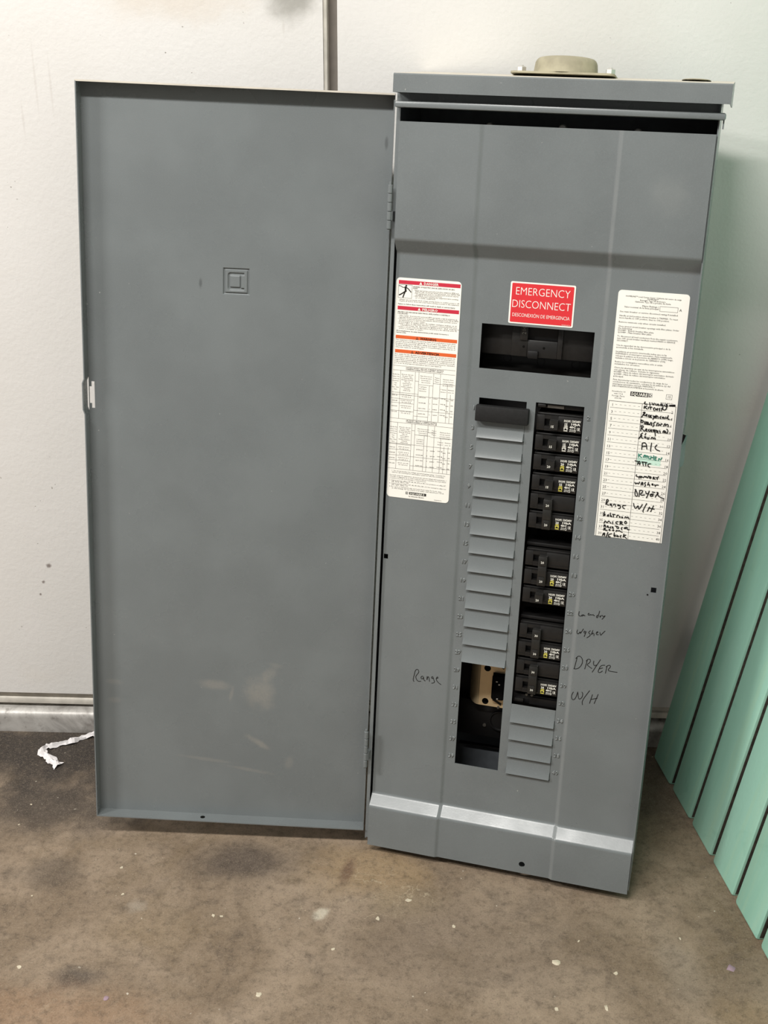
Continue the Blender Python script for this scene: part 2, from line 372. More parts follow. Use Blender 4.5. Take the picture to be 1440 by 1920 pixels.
STROKES_BLACK = '3144,6621 3129,6593 3170,6593|3195,6616 3203,6580|3221,6615 3241,6586 3250,6615|3266,6611 3270,6591|3284,6590 3288,6609 3302,6606 3306,6587|3344,6611 3326,6611 3322,6596 3335,6588 3346,6609 3357,6584 3350,6559 3338,6561|3368,6607 3373,6589 3397,6592|3383,6609 3402,6614 3402,6580|3430,6603 3435,6594 3446,6605 3462,6596 3472,6609 3485,6600 3493,6615|3427,6599 3494,6608|3428,6604 3487,6614;3141,6570 3137,6537|3168,6573 3143,6554 3176,6535|3187,6561 3189,6540|3197,6563 3228,6563|3212,6563 3214,6535|3260,6562 3244,6544 3260,6523|3272,6553 3275,6529|3295,6557 3294,6529|3273,6541 3295,6543|3322,6560 3310,6547 3325,6538 3316,6527|3341,6529 3350,6571 3359,6547 3375,6541 3397,6555 3398,6616;3150,6490 3119,6429|3130,6488 3157,6498 3151,6478 3137,6460 3162,6450|3165,6455 3185,6469 3171,6471 3165,6455 3182,6446|3207,6467 3193,6449 3210,6439|3213,6443 3235,6462 3219,6464 3216,6441 3238,6438|3249,6459 3267,6457 3254,6415|3267,6457 3287,6453 3273,6437|3285,6471 3293,6435|3275,6458 3306,6461|3310,6457 3314,6435|3345,6461 3327,6447 3347,6435|3372,6460 3357,6450 3370,6439 3380,6456 3388,6439|3396,6458 3401,6442 3419,6456|3428,6482 3421,6440 3445,6437;3118,6393 3120,6360 3142,6371 3149,6388 3112,6398|3165,6385 3160,6352|3174,6349 3181,6381 3193,6378 3190,6347|3204,6379 3199,6340 3214,6366 3220,6340 3236,6378|3248,6373 3244,6340|3286,6390 3264,6371 3278,6348 3261,6328|3303,6342 3310,6380 3326,6377|3322,6344 3335,6370 3349,6347 3358,6377 3370,6370|3388,6347 3393,6376 3409,6374 3407,6349 3420,6375 3440,6373 3439,6344;3128,6320 3126,6262|3118,6323 3147,6330 3154,6314 3133,6292 3173,6263|3176,6276 3202,6287 3190,6294 3178,6274 3205,6266|3225,6293 3211,6277 3232,6265|3237,6274 3258,6284 3245,6291 3237,6274 3260,6266|3269,6294 3290,6280 3275,6266 3267,6293|3288,6296 3304,6220|3294,6276 3316,6295 3315,6262|3324,6287 3332,6255|3340,6285 3356,6283 3355,6258|3385,6269 3394,6295 3410,6288 3401,6267|3418,6289 3412,6268 3432,6270|3427,6315 3444,6304 3440,6267;3152,6240 3131,6217|3192,6240 3182,6219|3136,6206 3113,6162|3132,6209 3152,6207 3134,6189 3163,6173|3177,6194 3196,6200 3190,6178 3177,6194|3212,6193 3210,6172 3230,6170 3232,6195|3257,6178 3263,6199 3279,6196 3279,6178 3295,6196 3307,6193 3305,6176;3161,6116 3162,6035|3159,6113 3180,6124 3209,6114 3222,6046|3162,6072 3212,6082|3270,6129 3265,6030 3273,6026|3335,6112 3311,6080 3330,6053 3376,6040;3097,5888 3134,5884|3130,5844 3141,5887 3161,5885 3158,5843|3132,5861 3164,5860|3177,5883 3241,5882|3190,5880 3202,5838|3226,5872 3230,5839|3286,5872 3255,5867 3256,5837 3279,5828;3133,5719 3129,5697 3153,5694|3167,5672 3172,5706 3186,5700 3187,5679|3157,5692 3188,5700|3190,5683 3195,5709 3209,5690 3221,5691 3231,5713 3245,5694 3247,5715 3266,5684 3278,5719|3291,5712 3291,5687 3309,5693 3309,5710 3287,5713|3334,5683 3332,5713 3349,5710 3336,5698 3361,5684|3362,5712 3379,5701 3397,5724|3383,5706 3383,5683;3123,5621 3133,5596 3153,5620 3165,5598 3180,5632|3200,5592 3204,5630 3219,5632 3221,5594|3200,5609 3222,5611|3251,5636 3237,5621 3257,5599 3243,5582|3277,5601 3286,5640|3278,5609 3301,5616 3301,5591|3325,5615 3344,5622 3331,5628 3325,5613 3345,5609|3360,5619 3371,5595|3365,5607 3384,5618 3404,5618;3144,5534 3136,5487 3147,5446 3174,5449 3166,5490 3138,5534|3191,5523 3191,5447|3191,5525 3218,5531 3232,5515 3203,5482 3213,5466 3256,5476|3263,5523 3270,5495 3294,5493 3306,5529|3306,5533 3295,5481 3279,5441|3339,5524 3375,5522|3361,5501 3325,5497 3320,5471 3337,5465 3359,5480|3319,5486 3350,5489|3410,5524 3383,5462|3394,5526 3414,5525 3410,5490 3432,5472 3489,5456;3136,5351 3148,5310 3167,5286 3194,5341 3198,5299 3208,5283 3241,5351|3291,5372 3253,5272 3263,5256|3331,5332 3309,5274|3376,5355 3349,5275|3316,5318 3389,5310;2808,5353 2803,5297|2804,5353 2823,5368 2833,5348 2807,5319 2822,5295 2842,5297|2869,5314 2853,5307 2859,5291 2873,5310 2881,5276|2895,5300 2901,5318 2917,5315 2924,5286|2962,5312 2946,5310 2948,5298 2967,5304 2979,5310 2983,5272 2959,5265|3045,5316 3003,5309 3010,5284 3035,5272;2796,5206 2789,5149|2788,5153 2814,5165 2801,5176 2790,5157|2850,5174 2832,5163 2840,5149 2853,5157 2846,5173|2870,5198 2871,5146 2883,5169 2889,5148|2894,5184 2930,5184|2908,5185 2910,5147|2950,5152 2951,5182 2972,5176|2985,5169 2980,5156 2994,5157 2985,5169|3013,5168 3011,5151 3027,5155 3013,5168|3047,5156 3057,5178 3071,5154 3085,5178 3100,5149;2804,5055 2816,5096 2840,5060 2857,5097 2889,5066|2907,5090 2910,5060|2975,5099 2944,5091 2950,5070 2970,5068|2999,5063 2999,5106|2991,5101 3023,5105 3021,5088 3002,5081 3035,5068|3059,5114 3049,5096 3063,5080 3081,5095 3063,5117;2810,5035 2804,5012|2806,5038 2831,5033 2811,5024 2837,5008|2844,5017 2864,5024 2847,5031 2849,5009 2870,5008|2893,5024 2878,5009 2895,5002|2905,5021 2921,5027 2907,5004 2927,5006|2941,5038 2978,5035|2961,5037 2968,5007 2992,5015 2982,5031|3031,5033 3016,5018 3030,4998|3067,5037 3048,5022 3073,5017 3078,5043|3091,5041 3090,5010 3118,5014;2814,4996 2806,4965|2808,4995 2834,4994 2817,4981 2825,4967 2853,4966|2880,4989 2869,4973 2890,4971 2880,4989|2925,4989 2914,4974 2935,4973 2925,4989|2960,4967 2966,4990 2984,4975 2998,4990 3012,4974 3037,4969;2799,4894 2812,4931 2828,4933 2824,4893|2801,4912 2826,4913|2864,4946 2845,4883|2910,4935 2871,4917 2869,4890 2897,4894|2941,4952 2938,4899 2962,4907 2956,4923 2940,4917|2981,4922 2970,4908 2987,4901 2989,4923 2999,4903|3029,4924 3010,4913 3028,4898|3059,4950 3052,4905|3085,4940 3054,4923 3097,4896'
STROKES_GREEN = '3131,5982 3132,5936|3167,5981 3135,5961 3172,5936|3191,5938 3200,5973 3216,5970 3211,5937|3197,5964 3244,5963|3232,5968 3232,5935|3260,5963 3246,5945 3260,5930 3275,5935|3279,5969 3280,5928|3310,5977 3312,5927|3282,5949 3313,5952|3327,5966 3328,5925|3327,5964 3347,5962|3327,5945 3345,5943|3328,5925 3347,5925|3371,5921 3375,5959 3395,5924 3410,5963'
# ------------------------------------------------------------------ the setting
bm = bmesh.new(); box(bm, -4.2, 0.84, -4.2, 0.10, -0.08, 0.0)
floor_o = tag(finish(bm, 'floor', MAT['floor'], smooth=0), kind='structure')
bm = bmesh.new(); box(bm, -0.0799, 0.84, 0.0, 0.06, 0.0688, 3.0)
tag(finish(bm, 'wall_back', MAT['wall'], smooth=0), kind='structure')
bm = bmesh.new(); box(bm, 0.84, 0.92, -4.2, 0.10, -0.08, 3.0)
tag(finish(bm, 'wall_right', MAT['wall'], smooth=0), kind='structure')
# left slab (a wide flush door), with the pale edge strip, and the recess that parts it from the wall
bm = bmesh.new(); box(bm, -4.2, -0.0975, -0.002, 0.05, 0.0688, 3.0, 0)
d1 = tag(finish(bm, 'door_1', MAT['slab'], smooth=0), kind='structure')
bm = bmesh.new(); box(bm, -0.0975, -0.0925, -0.0005, 0.05, 0.0688, 3.0, 0.0012)
finish(bm, 'edge_strip', MAT['trim'], d1)
bm = bmesh.new(); box(bm, -0.0925, -0.0799, 0.034, 0.06, 0.0688, 3.0)
tag(finish(bm, 'trim_1', MAT['groove'], smooth=0), kind='structure')
# bottom rail: two cream strips with a groove between, gap with its shade painted black, rounded metal sill
bm = bmesh.new()
box(bm, -3.0, 0.84, 0.004, 0.06, 0.0585, 0.0672, 0.0008); box(bm, -3.0, 0.84, 0.001, 0.06, 0.0462, 0.0565, 0.0012)
tag(finish(bm, 'trim_2', MAT['trim']), kind='structure')
bm = bmesh.new(); box(bm, -3.0, 0.84, 0.02, 0.06, 0.0, 0.0688)
tag(finish(bm, 'trim_3', MAT['gap'], smooth=0), kind='structure')
bm = bmesh.new()
prof = [(0.03, 0.0)] + [(-0.0115 + 0.012 * (1 - math.cos(a)), 0.0265 + 0.0125 * math.sin(a)) for a in [math.pi * .5 * i / 6 for i in range(7)]] + [(0.03, 0.039)]
prof.insert(1, (-0.0115, 0.0))
prev = None
for k in range(49):
    x = -3.0 + 3.84 * k / 48
    cur = [bm.verts.new((x, y + .0006 * random.uniform(-1, 1), z + (.0005 * random.uniform(-1, 1) if z > .02 else 0))) for y, z in prof]
    if prev:
        for i in range(len(prof)): bm.faces.new((prev[i], cur[i], cur[(i + 1) % len(prof)], prev[(i + 1) % len(prof)]))
    else: bm.faces.new(cur)
    prev = cur
bm.faces.new(prev[::-1])
tag(finish(bm, 'trim_4', MAT['sill'], smooth=60), kind='structure')

# small flecks of dried paint lying on the concrete
FL = [(.2179, -.4668, .0085, 0), (.2503, -.4297, .003, 0), (.291, -.4814, .0042, 0), (.2109, -.5402, .0042, 0), (.2718, -.5363, .0055, 0), (.4367, -.4672, .0075, 1),
      (.382, -.4201, .003, 0), (-.1509, -.5317, .0055, 0), (-.0647, -.4553, .004, 0), (-.475, -.3764, .0022, 0), (-.3544, -.3687, .003, 0),
      (-.3672, -.3178, .0028, 0), (-.2266, -.403, .0045, 0), (-.216, -.404, .0035, 0), (.03, -.365, .006, 0), (-.01, -.40, .005, 0),
      (-.335, -.545, .0055, 1), (-.53, -.19, .0028, 0), (-.535, -.235, .0024, 0), (.09, -.41, .004, 0), (.33, -.30, .003, 0), (-.455, -.50, .005, 0)]
for (x, y, r, c) in FL:
    bm = bmesh.new(); n = 9; e = random.uniform(.55, 1); a0 = random.uniform(0, 6)
    pts = []
    for i in range(n):
        a = 2 * math.pi * i / n; q = r * .72 * random.uniform(.6, 1.15); px, py = q * math.cos(a), q * e * math.sin(a)
        pts.append((x + px * math.cos(a0) - py * math.sin(a0), y + px * math.sin(a0) + py * math.cos(a0)))
    t = [bm.verts.new((a, b, .0007)) for a, b in pts]; b_ = [bm.verts.new((x + (a - x) * 1.12, y + (b - y) * 1.12, .00005)) for a, b in pts]
    bm.faces.new(t)
    for i in range(n): bm.faces.new((b_[i], b_[(i + 1) % n], t[(i + 1) % n], t[i]))
    finish(bm, 'paint_fleck', MAT['mauve'] if c else MAT['fleck'], floor_o, smooth=60)

# ------------------------------------------------------------------ the electrical panel, leaning on the wall
PM = Matrix(((0.9696817, 0.2424615, 0.0304922, -0.0253827), (-0.2442615, 0.9579285, 0.1506961, -0.2589727),
             (0.0073286, -0.1535753, 0.9881098, 0.0123313), (0, 0, 0, 1)))
panel = tag(empty('electrical_panel', PM), 'gray metal electrical panel with its door swung open, leaning on the white wall', 'electrical panel')

W, H, S = 0.3605, 0.9682, 0.015        # cover width, height, depth of the raised ends
U0, U1 = -0.0065, 0.3622               # enclosure sides
T = 0.0015
# enclosure: folded box with back, sides, ends and narrow front lips
bm = bmesh.new()
pbox(bm, U0, U1, .004, 1.010, -.105, -.1035)
pbox(bm, U0, U0 + T, .004, 1.010, -.1035, .006); pbox(bm, U1 - T, U1, .004, 1.010, -.1035, .011)
pbox(bm, U0 + T, U1 - T, .004, .0055, -.1035, .004); pbox(bm, U0 + T, U1 - T, 1.0085, 1.010, -.1035, .006)
pbox(bm, U0 + T, -.0018, .0055, .983, .0045, .006)
pbox(bm, U0 + T, U1 - T, .985, 1.0085, .0045, .006)
enc = finish(bm, 'enclosure', MAT['panel'], panel, smooth=0)
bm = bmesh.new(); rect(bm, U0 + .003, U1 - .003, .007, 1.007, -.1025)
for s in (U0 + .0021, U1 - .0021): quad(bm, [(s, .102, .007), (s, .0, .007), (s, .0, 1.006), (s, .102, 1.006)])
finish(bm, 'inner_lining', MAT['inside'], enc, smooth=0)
for u, dv in ((.0945, -.0015), (.1822, 0), (.2699, -.0012)):      # screws high inside, seen over the edge of the cover
    bm = bmesh.new(); lathe(bm, (u, .052, .968 + dv), (0, -1, 0), [(0, -.03), (.0035, -.03), (.0035, 0), (.0052, 0), (.0052, .002), (.004, .0035), (0, .004)], 12)
    finish(bm, 'screw', MAT['zinc'], enc)
# drip rail under the lid, with the small turned-down end
bm = bmesh.new(); pbox(bm, -.0048, .3683, .9832, .9908, .008, .024, .0022); pbox(bm, .3655, .3672, .974, .984, .008, .018)
finish(bm, 'drip_rail', MAT['panel'], panel)

# rain lid: front face, sloping top, ends
bm = bmesh.new()
lf = [(.0352, .9995), (.0352, 1.0190), (.0340, 1.0204), (-.105, 1.0290), (-.105, 1.0275), (.0335, 1.0189), (.0337, .9995)]
A = [bm.verts.new((-.0042, -w, v)) for w, v in lf]; B = [bm.verts.new((.3722, -w, v)) for w, v in lf]
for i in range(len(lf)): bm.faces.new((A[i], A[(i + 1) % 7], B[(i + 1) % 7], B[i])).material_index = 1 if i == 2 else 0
bm.faces.new(A[::-1]); bm.faces.new(B)
for u in (-.0042, .3707):
    q = [(.0345, .9995), (.0345, 1.0195), (-.105, 1.0280), (-.105, 1.000)]
    a = [bm.verts.new((u, -w, v)) for w, v in q]; b = [bm.verts.new((u + T, -w, v)) for w, v in q]
    bm.faces.new(a); bm.faces.new(b[::-1])
    for i in range(4): bm.faces.new((a[i], b[i], b[(i + 1) % 4], a[(i + 1) % 4]))
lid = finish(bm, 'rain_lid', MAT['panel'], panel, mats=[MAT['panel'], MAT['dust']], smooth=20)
def top(w): return 1.0204 + (.034 - w) * (.0086 / .139)
# closing hub cap on the lid
sl = math.atan(.0086 / .139)
bm = bmesh.new()
c0 = Vector((.1782, .067, top(-.067) - .0012)); up_ = Vector((0, math.sin(sl), math.cos(sl))); back = Vector((0, math.cos(sl), -math.sin(sl)))
def hubp(u, d, h): return c0 + Vector((u, 0, 0)) + back * d + up_ * h
ol = [(u - 0, d) for u, d in rounded(-.0605, .0605, -.037, .037, .008)]
a = [bm.verts.new(hubp(u, d, .0002)) for u, d in ol]; b = [bm.verts.new(hubp(u, d, .0024)) for u, d in ol]
bm.faces.new(a[::-1]); bm.faces.new(b)
for i in range(len(ol)): bm.faces.new((a[i], a[(i + 1) % len(ol)], b[(i + 1) % len(ol)], b[i]))
lathe(bm, hubp(0, 0, .0026), up_, [(.0385, 0), (.0378, .0015), (.0368, .010)] + [(.0368 - .0065 * (1 - math.cos(t)), .010 + .0085 * math.sin(t)) for t in (.3, .6, .9, 1.2, 1.57)] + [(0, .0192)], 40)
hub = finish(bm, 'hub_cap', MAT['hub'], panel, smooth=40)
for u in (-.0525, .0525):
    bm = bmesh.new()
    lathe(bm, hubp(u, -.002, .0028), up_, [(0, 0), (.0072, 0), (.0072, .0016), (.0058, .0016), (.0058, .0072), (.0046, .0084), (0, .0084)], 6)
    lathe(bm, hubp(u, -.002, .0114), up_, [(.0022, -.003), (.0022, .0008), (0, .0012)], 10)
    finish(bm, 'bolt', MAT['zinc'], hub, smooth=25)
bm = bmesh.new(); kc = Vector((.3300, .052, top(-.052)))
lathe(bm, kc, up_, [(.0165, .0003), (.016, .0012), (.0115, .0010), (.011, .0002), (0, .0002)], 28)
tag(finish(bm, 'knockout_plug', MAT['hub'], lid), 'round knockout near the end of the lid')

# ---- deadfront cover: one pressed sheet with raised ends, two long creases and the cut-outs
def avg(f, x, h, n=9): return sum(f(x + h * (2 * i / (n - 1) - 1)) for i in range(n)) / n
def pl(x, P):
    if x <= P[0][0]: return P[0][1]
    for (a, p), (b, q) in zip(P, P[1:]):
        if x <= b: return p + (q - p) * (x - a) / (b - a)
    return P[-1][1]
VP = [(0, S), (.0604, S), (.0752, 0), (.8155, 0), (.8330, S), (H, S)]
UP = [(0, 0), (.0965, 0), (.1003, -.0024), (.2552, -.0024), (.2592, 0), (W, 0)]
def cw(u, v): return avg(lambda x: pl(x, VP), v, .0022) + avg(lambda x: pl(x, UP), u, .0010)
HOLES = [(.1104, .2470, .6835, .7385), (.1132, .1726, .1397, .6468), (.1838, .2430, .1380, .6476),
         (.0003 + .0006, .0066, .4208, .4274), (.3458, .3524, .4231, .4299)]
BH = (.2176, .0134, .0065)             # round hole in its square cell
us = {0, W, .05, .30}; vs_l = {0, H, .02, .3, .9}
for a, b, c, d in HOLES: us |= {a, b}; vs_l |= {c, d}
us |= {BH[0] - BH[2], BH[0] + BH[2]}; vs_l |= {BH[1] - BH[2], BH[1] + BH[2]}
for c in (.0965, .1003, .2552, .2592): us |= {c + d for d in (-.0018, -.0009, 0, .0009, .0018)}
for c in (.0604, .0752, .8155, .8330): vs_l |= {c + d for d in (-.0026, -.0016, -.0008, 0, .0008, .0016, .0026)}
def tidy(s):
    out = []
    for x in sorted(s):
        if not out or x - out[-1] > 2.5e-4: out.append(x)
    return out
keepu = sorted({x for h in HOLES for x in h[:2]}); us = tidy(us); vs_l = tidy(vs_l)
bm = bmesh.new(); G = {}
def gv(i, j):
    if (i, j) not in G: G[i, j] = bm.verts.new((us[i], -cw(us[i], vs_l[j]), vs_l[j]))
    return G[i, j]
for i in range(len(us) - 1):
    for j in range(len(vs_l) - 1):
        cu_, cv = (us[i] + us[i + 1]) / 2, (vs_l[j] + vs_l[j + 1]) / 2
        if any(a < cu_ < b and c < cv < d for a, b, c, d in HOLES): continue
        if abs(cu_ - BH[0]) < BH[2] and abs(cv - BH[1]) < BH[2]: continue
        bm.faces.new((gv(i, j), gv(i + 1, j), gv(i + 1, j + 1), gv(i, j + 1)))
n = 16; R_ = []; Q_ = []
for k in range(n):
    a = 2 * math.pi * k / n + math.pi / 4; R_.append((BH[0] + .0042 * math.cos(a), BH[1] + .0042 * math.sin(a)))
    m_ = max(abs(math.cos(a)), abs(math.sin(a))); Q_.append((BH[0] + BH[2] * math.cos(a) / m_, BH[1] + BH[2] * math.sin(a) / m_))
R_ = [bm.verts.new((u, -cw(u, v), v)) for u, v in R_]; Q_ = [bm.verts.new((u, -cw(u, v), v)) for u, v in Q_]
for k in range(n): bm.faces.new((Q_[k], Q_[(k + 1) % n], R_[(k + 1) % n], R_[k]))
bmesh.ops.remove_doubles(bm, verts=bm.verts, dist=2e-5)
bmesh.ops.recalc_face_normals(bm, faces=bm.faces)
if sum(f.normal.y for f in bm.faces) > 0: bmesh.ops.reverse_faces(bm, faces=bm.faces)
bmesh.ops.solidify(bm, geom=bm.faces[:], thickness=.0012)
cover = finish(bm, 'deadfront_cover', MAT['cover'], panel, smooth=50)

# twist-out tabs that still close the unused places
V0L, V0R, P_ = .6468, .6476, .0254
def tab(u0, u1, vt, vb):
    bm = bmesh.new(); z = -.0024
    pr = [(vt - .0003, z - .0004), (vt - (vt - vb) * .60, z + .0003), (vb + .0018, z + .0044), (vb + .0011, z + .0047), (vb + .0008, z + .0040), (vb + .0007, z - .0014)]
    A = [bm.verts.new((u0, -w, v)) for v, w in pr]; B = [bm.verts.new((u1 - .0012, -w, v)) for v, w in pr]
    C = [bm.verts.new((u1, .0024 + .0008, v)) for v, w in pr]
    for i in range(len(pr) - 1):
        bm.faces.new((A[i], A[i + 1], B[i + 1], B[i])); bm.faces.new((B[i], B[i + 1], C[i + 1], C[i]))
    return finish(bm, 'knockout_tab', MAT['panel'], cover, smooth=25)
for k in range(1, 14): tab(.1132, .1726, V0L - P_ * k, V0L - P_ * (k + 1))
for k in range(16, 20): tab(.1838, .2430, V0R - P_ * k + (.0005 if k == 16 else 0), V0R - P_ * (k + 1))
# flat web between tab edge and crease side so no light shows at the right of each tab
# stamped circuit numbers
lettering('stamped_numbers', [(str(2 * k + 1), .1075, V0L - P_ * (k + .62), .0078, 'c', None, .6) for k in range(20)], MAT['glint'], cover, -.0022, .0016)
lettering('stamped_numbers', [(str(2 * k + 2), .2492, V0R - P_ * (k + .62), .0078, 'c', None, .6) for k in range(20)], MAT['glint'], cover, -.0022, .0016)
bm = bmesh.new(); lathe(bm, (.3424, -.0004, .4196), (0, -1, 0), [(.0011, 0), (0, .0001)], 10); finish(bm, 'pin_hole', MAT['gap'], cover)
# felt pen on the metal
for wd in words_of(STROKES_COVER):
    bm = bmesh.new()
    for st in wd: ribbon(bm, st, .00085, .0003 if wd[0][0][0] > .2595 or wd[0][0][0] < .0955 else -.0021)
    finish(bm, 'handwriting', MAT['marker'], cover, smooth=0)

# black filler plate half pulled over the first two places
bm = bmesh.new(); pbox(bm, .1112, .1772, .6192, .6390, -.0018, .0085, .0012); pbox(bm, .120, .168, .623, .635, -.012, -.001)
finish(bm, 'filler_plate', MAT['dark'], panel)

# ---- parts seen through the openings
bm = bmesh.new()
pbox(bm, .094, .262, .150, .800, -.103, -.094)
finish(bm, 'interior_pan', MAT['base'], panel, smooth=0)
# main disconnect: black moulded front with a raised middle
bm = bmesh.new()
pbox(bm, .106, .252, .6985, .745, -.075, -.024, .001); pbox(bm, .106, .252, .676, .6975, -.080, -.045, .001)
main = finish(bm, 'main_disconnect', MAT['black'], panel)
bm = bmesh.new()
pbox(bm, .1458, .1655, .6995, .7445, -.024, -.018, .0008); pbox(bm, .1655, .2020, .6995, .7205, -.024, -.018, .0008); pbox(bm, .2020, .2082, .6995, .7445, -.024, -.018, .0008)
finish(bm, 'raised_frame', MAT['black'], main)
bm = bmesh.new(); pbox(bm, .1672, .1795, .6985, .7078, -.019, -.0135, .0008); finish(bm, 'catch', MAT['base'], main)
bm = bmesh.new(); pbox(bm, .156, .1655, .720, .744, -.0185, -.0155, .0006); finish(bm, 'rating_tab', MAT['black'], main)
bm = bmesh.new(); pbox(bm, .1665, .2010, .721, .746, -.030, -.0235); finish(bm, 'handle_recess', MAT['base'], main, smooth=0)
for u in (.161, .186):
    bm = bmesh.new(); lathe(bm, (u, .0178, .7118), (0, -1, 0), [(.0016, 0), (0, .0001)], 12); finish(bm, 'pin_hole', MAT['gap'], main)
for u, v in ((.137, .6905), (.180, .690), (.223, .690)):
    bm = bmesh.new(); lathe(bm, (u, .045, v), (0, -1, 0), [(.0055, -.002), (.0055, .001), (.0045, .001), (.004, -.001), (0, -.001)], 16); finish(bm, 'terminal_screw', MAT['black'], main)
bm = bmesh.new(); n = 0   # the turned 200 beside the handle
cu = bpy.data.curves.new('txt', 'FONT'); cu.body = '200'; cu.size = .0072; cu.resolution_u = 1; cu.align_x = 'CENTER'
to = bpy.data.objects.new('txt', cu); COL.objects.link(to); bpy.context.view_layer.update()
me = bpy.data.meshes.new_from_object(to.evaluated_get(bpy.context.evaluated_depsgraph_get())); bm.from_mesh(me)
for x in bm.verts: p = x.co.copy(); x.co = (.1632 - p.y, .0152, .7325 + p.x)
bpy.data.objects.remove(to); bpy.data.curves.remove(cu); bpy.data.meshes.remove(me)
finish(bm, 'rating_number', plain('worn_gray_print', (120, 118, 112), .6), main, smooth=0)

# bright plate behind the empty places low on the left, with the black stab base beyond it
bm = bmesh.new()
zt, zb, wl = .335, .2045, -.060
ul, ur = .1135, .1655
cs = [(.1395 - .0003, .2605, .0046), (.1392, .2110, .0046)]
bm2_us = [ul, .1150, .1165, .1185, .1205, .1225, .1245, .1270, .1300, .1345, .1438, .1476, ur]; bm2_vs = [zb, .2064, .2156, .2185, .2500, .2559, .2651, .2700, zt]
def tw(u): return wl - .020 * max(0, min(1, (.1300 - u) / .0165)) ** 2
for i in range(len(bm2_us) - 1):
    for j in range(len(bm2_vs) - 1):
        a, b, c, d = bm2_us[i], bm2_us[i + 1], bm2_vs[j], bm2_vs[j + 1]
        hole = next(((x, y, r) for x, y, r in cs if a < x < b and c < y < d), None)
        if a >= .1476 - 1e-6 and c >= .2185 - 1e-6 and d <= .2559 + 1e-6: continue
        if hole:
            x, y, r = hole; pts = []; sq = []
            for k in range(20):
                t_ = 2 * math.pi * k / 20 + math.pi / 4; pts.append((x + r * math.cos(t_), y + r * math.sin(t_)))
                cx, sy = math.cos(t_), math.sin(t_); hx = (b - x) if cx > 0 else (x - a); hy = (d - y) if sy > 0 else (y - c)
                s_ = min(hx / abs(cx) if abs(cx) > 1e-9 else 9, hy / abs(sy) if abs(sy) > 1e-9 else 9); sq.append((x + s_ * cx, y + s_ * sy))
            p = [bm.verts.new((q[0], -wl, q[1])) for q in pts]; q_ = [bm.verts.new((q[0], -wl, q[1])) for q in sq]
            for k in range(20): bm.faces.new((q_[k], q_[(k + 1) % 20], p[(k + 1) % 20], p[k]))
        else: quad(bm, [(a, -tw(a), c), (b, -tw(b), c), (b, -tw(b), d), (a, -tw(a), d)])
plate = finish(bm, 'bus_plate', MAT['tan'], panel, smooth=0)
bm = bmesh.new(); pbox(bm, .1478, .1655, .2188, .2556, -.064, -.050, .003); finish(bm, 'stab_base', MAT['gap'], plate)
for (u, v) in ((.1540, .2470), (.1575, .243), (.1560, .2215)):
    bm = bmesh.new(); pbox(bm, u, u + .0022, v, v + .0012, -.050, -.0485); finish(bm, 'stab_contact', MAT['zinc'], plate, smooth=0)
for (u, v) in ((.1500, .2690), (.1490, .2150)):
    bm = bmesh.new()
    q = [(u, v), (u + .012, v - .0065), (u + .013, v - .0045), (u + .001, v + .0018)]
    sheet(bm, q, -.0585, .0015); finish(bm, 'slot_rib', MAT['base'], plate, smooth=0)
bm = bmesh.new(); pbox(bm, .100, .172, .150, .2035, -.098, -.074, .001)
lathe(bm, (.160, .074, .178), (0, -1, 0), [(.015, 0), (.015, .003), (.0135, .003), (.0125, .001), (0, .001)], 28)
pbox(bm, .100, .172, .1215, .1235, -.1015, -.096)
finish(bm, 'lug_base', MAT['base'], panel)
bm = bmesh.new(); lathe(bm, (.1385, .074, .168), (0, -1, 0), [(.0024, 0), (.0024, .002), (0, .0022)], 12); finish(bm, 'terminal_screw', MAT['worn'], panel)
bm = bmesh.new(); lathe(bm, (.158, .060, .205), (0, -1, 0), [(.0018, 0), (.0018, .002), (0, .0022)], 8)
finish(bm, 'terminal_screw', MAT['worn'], panel)

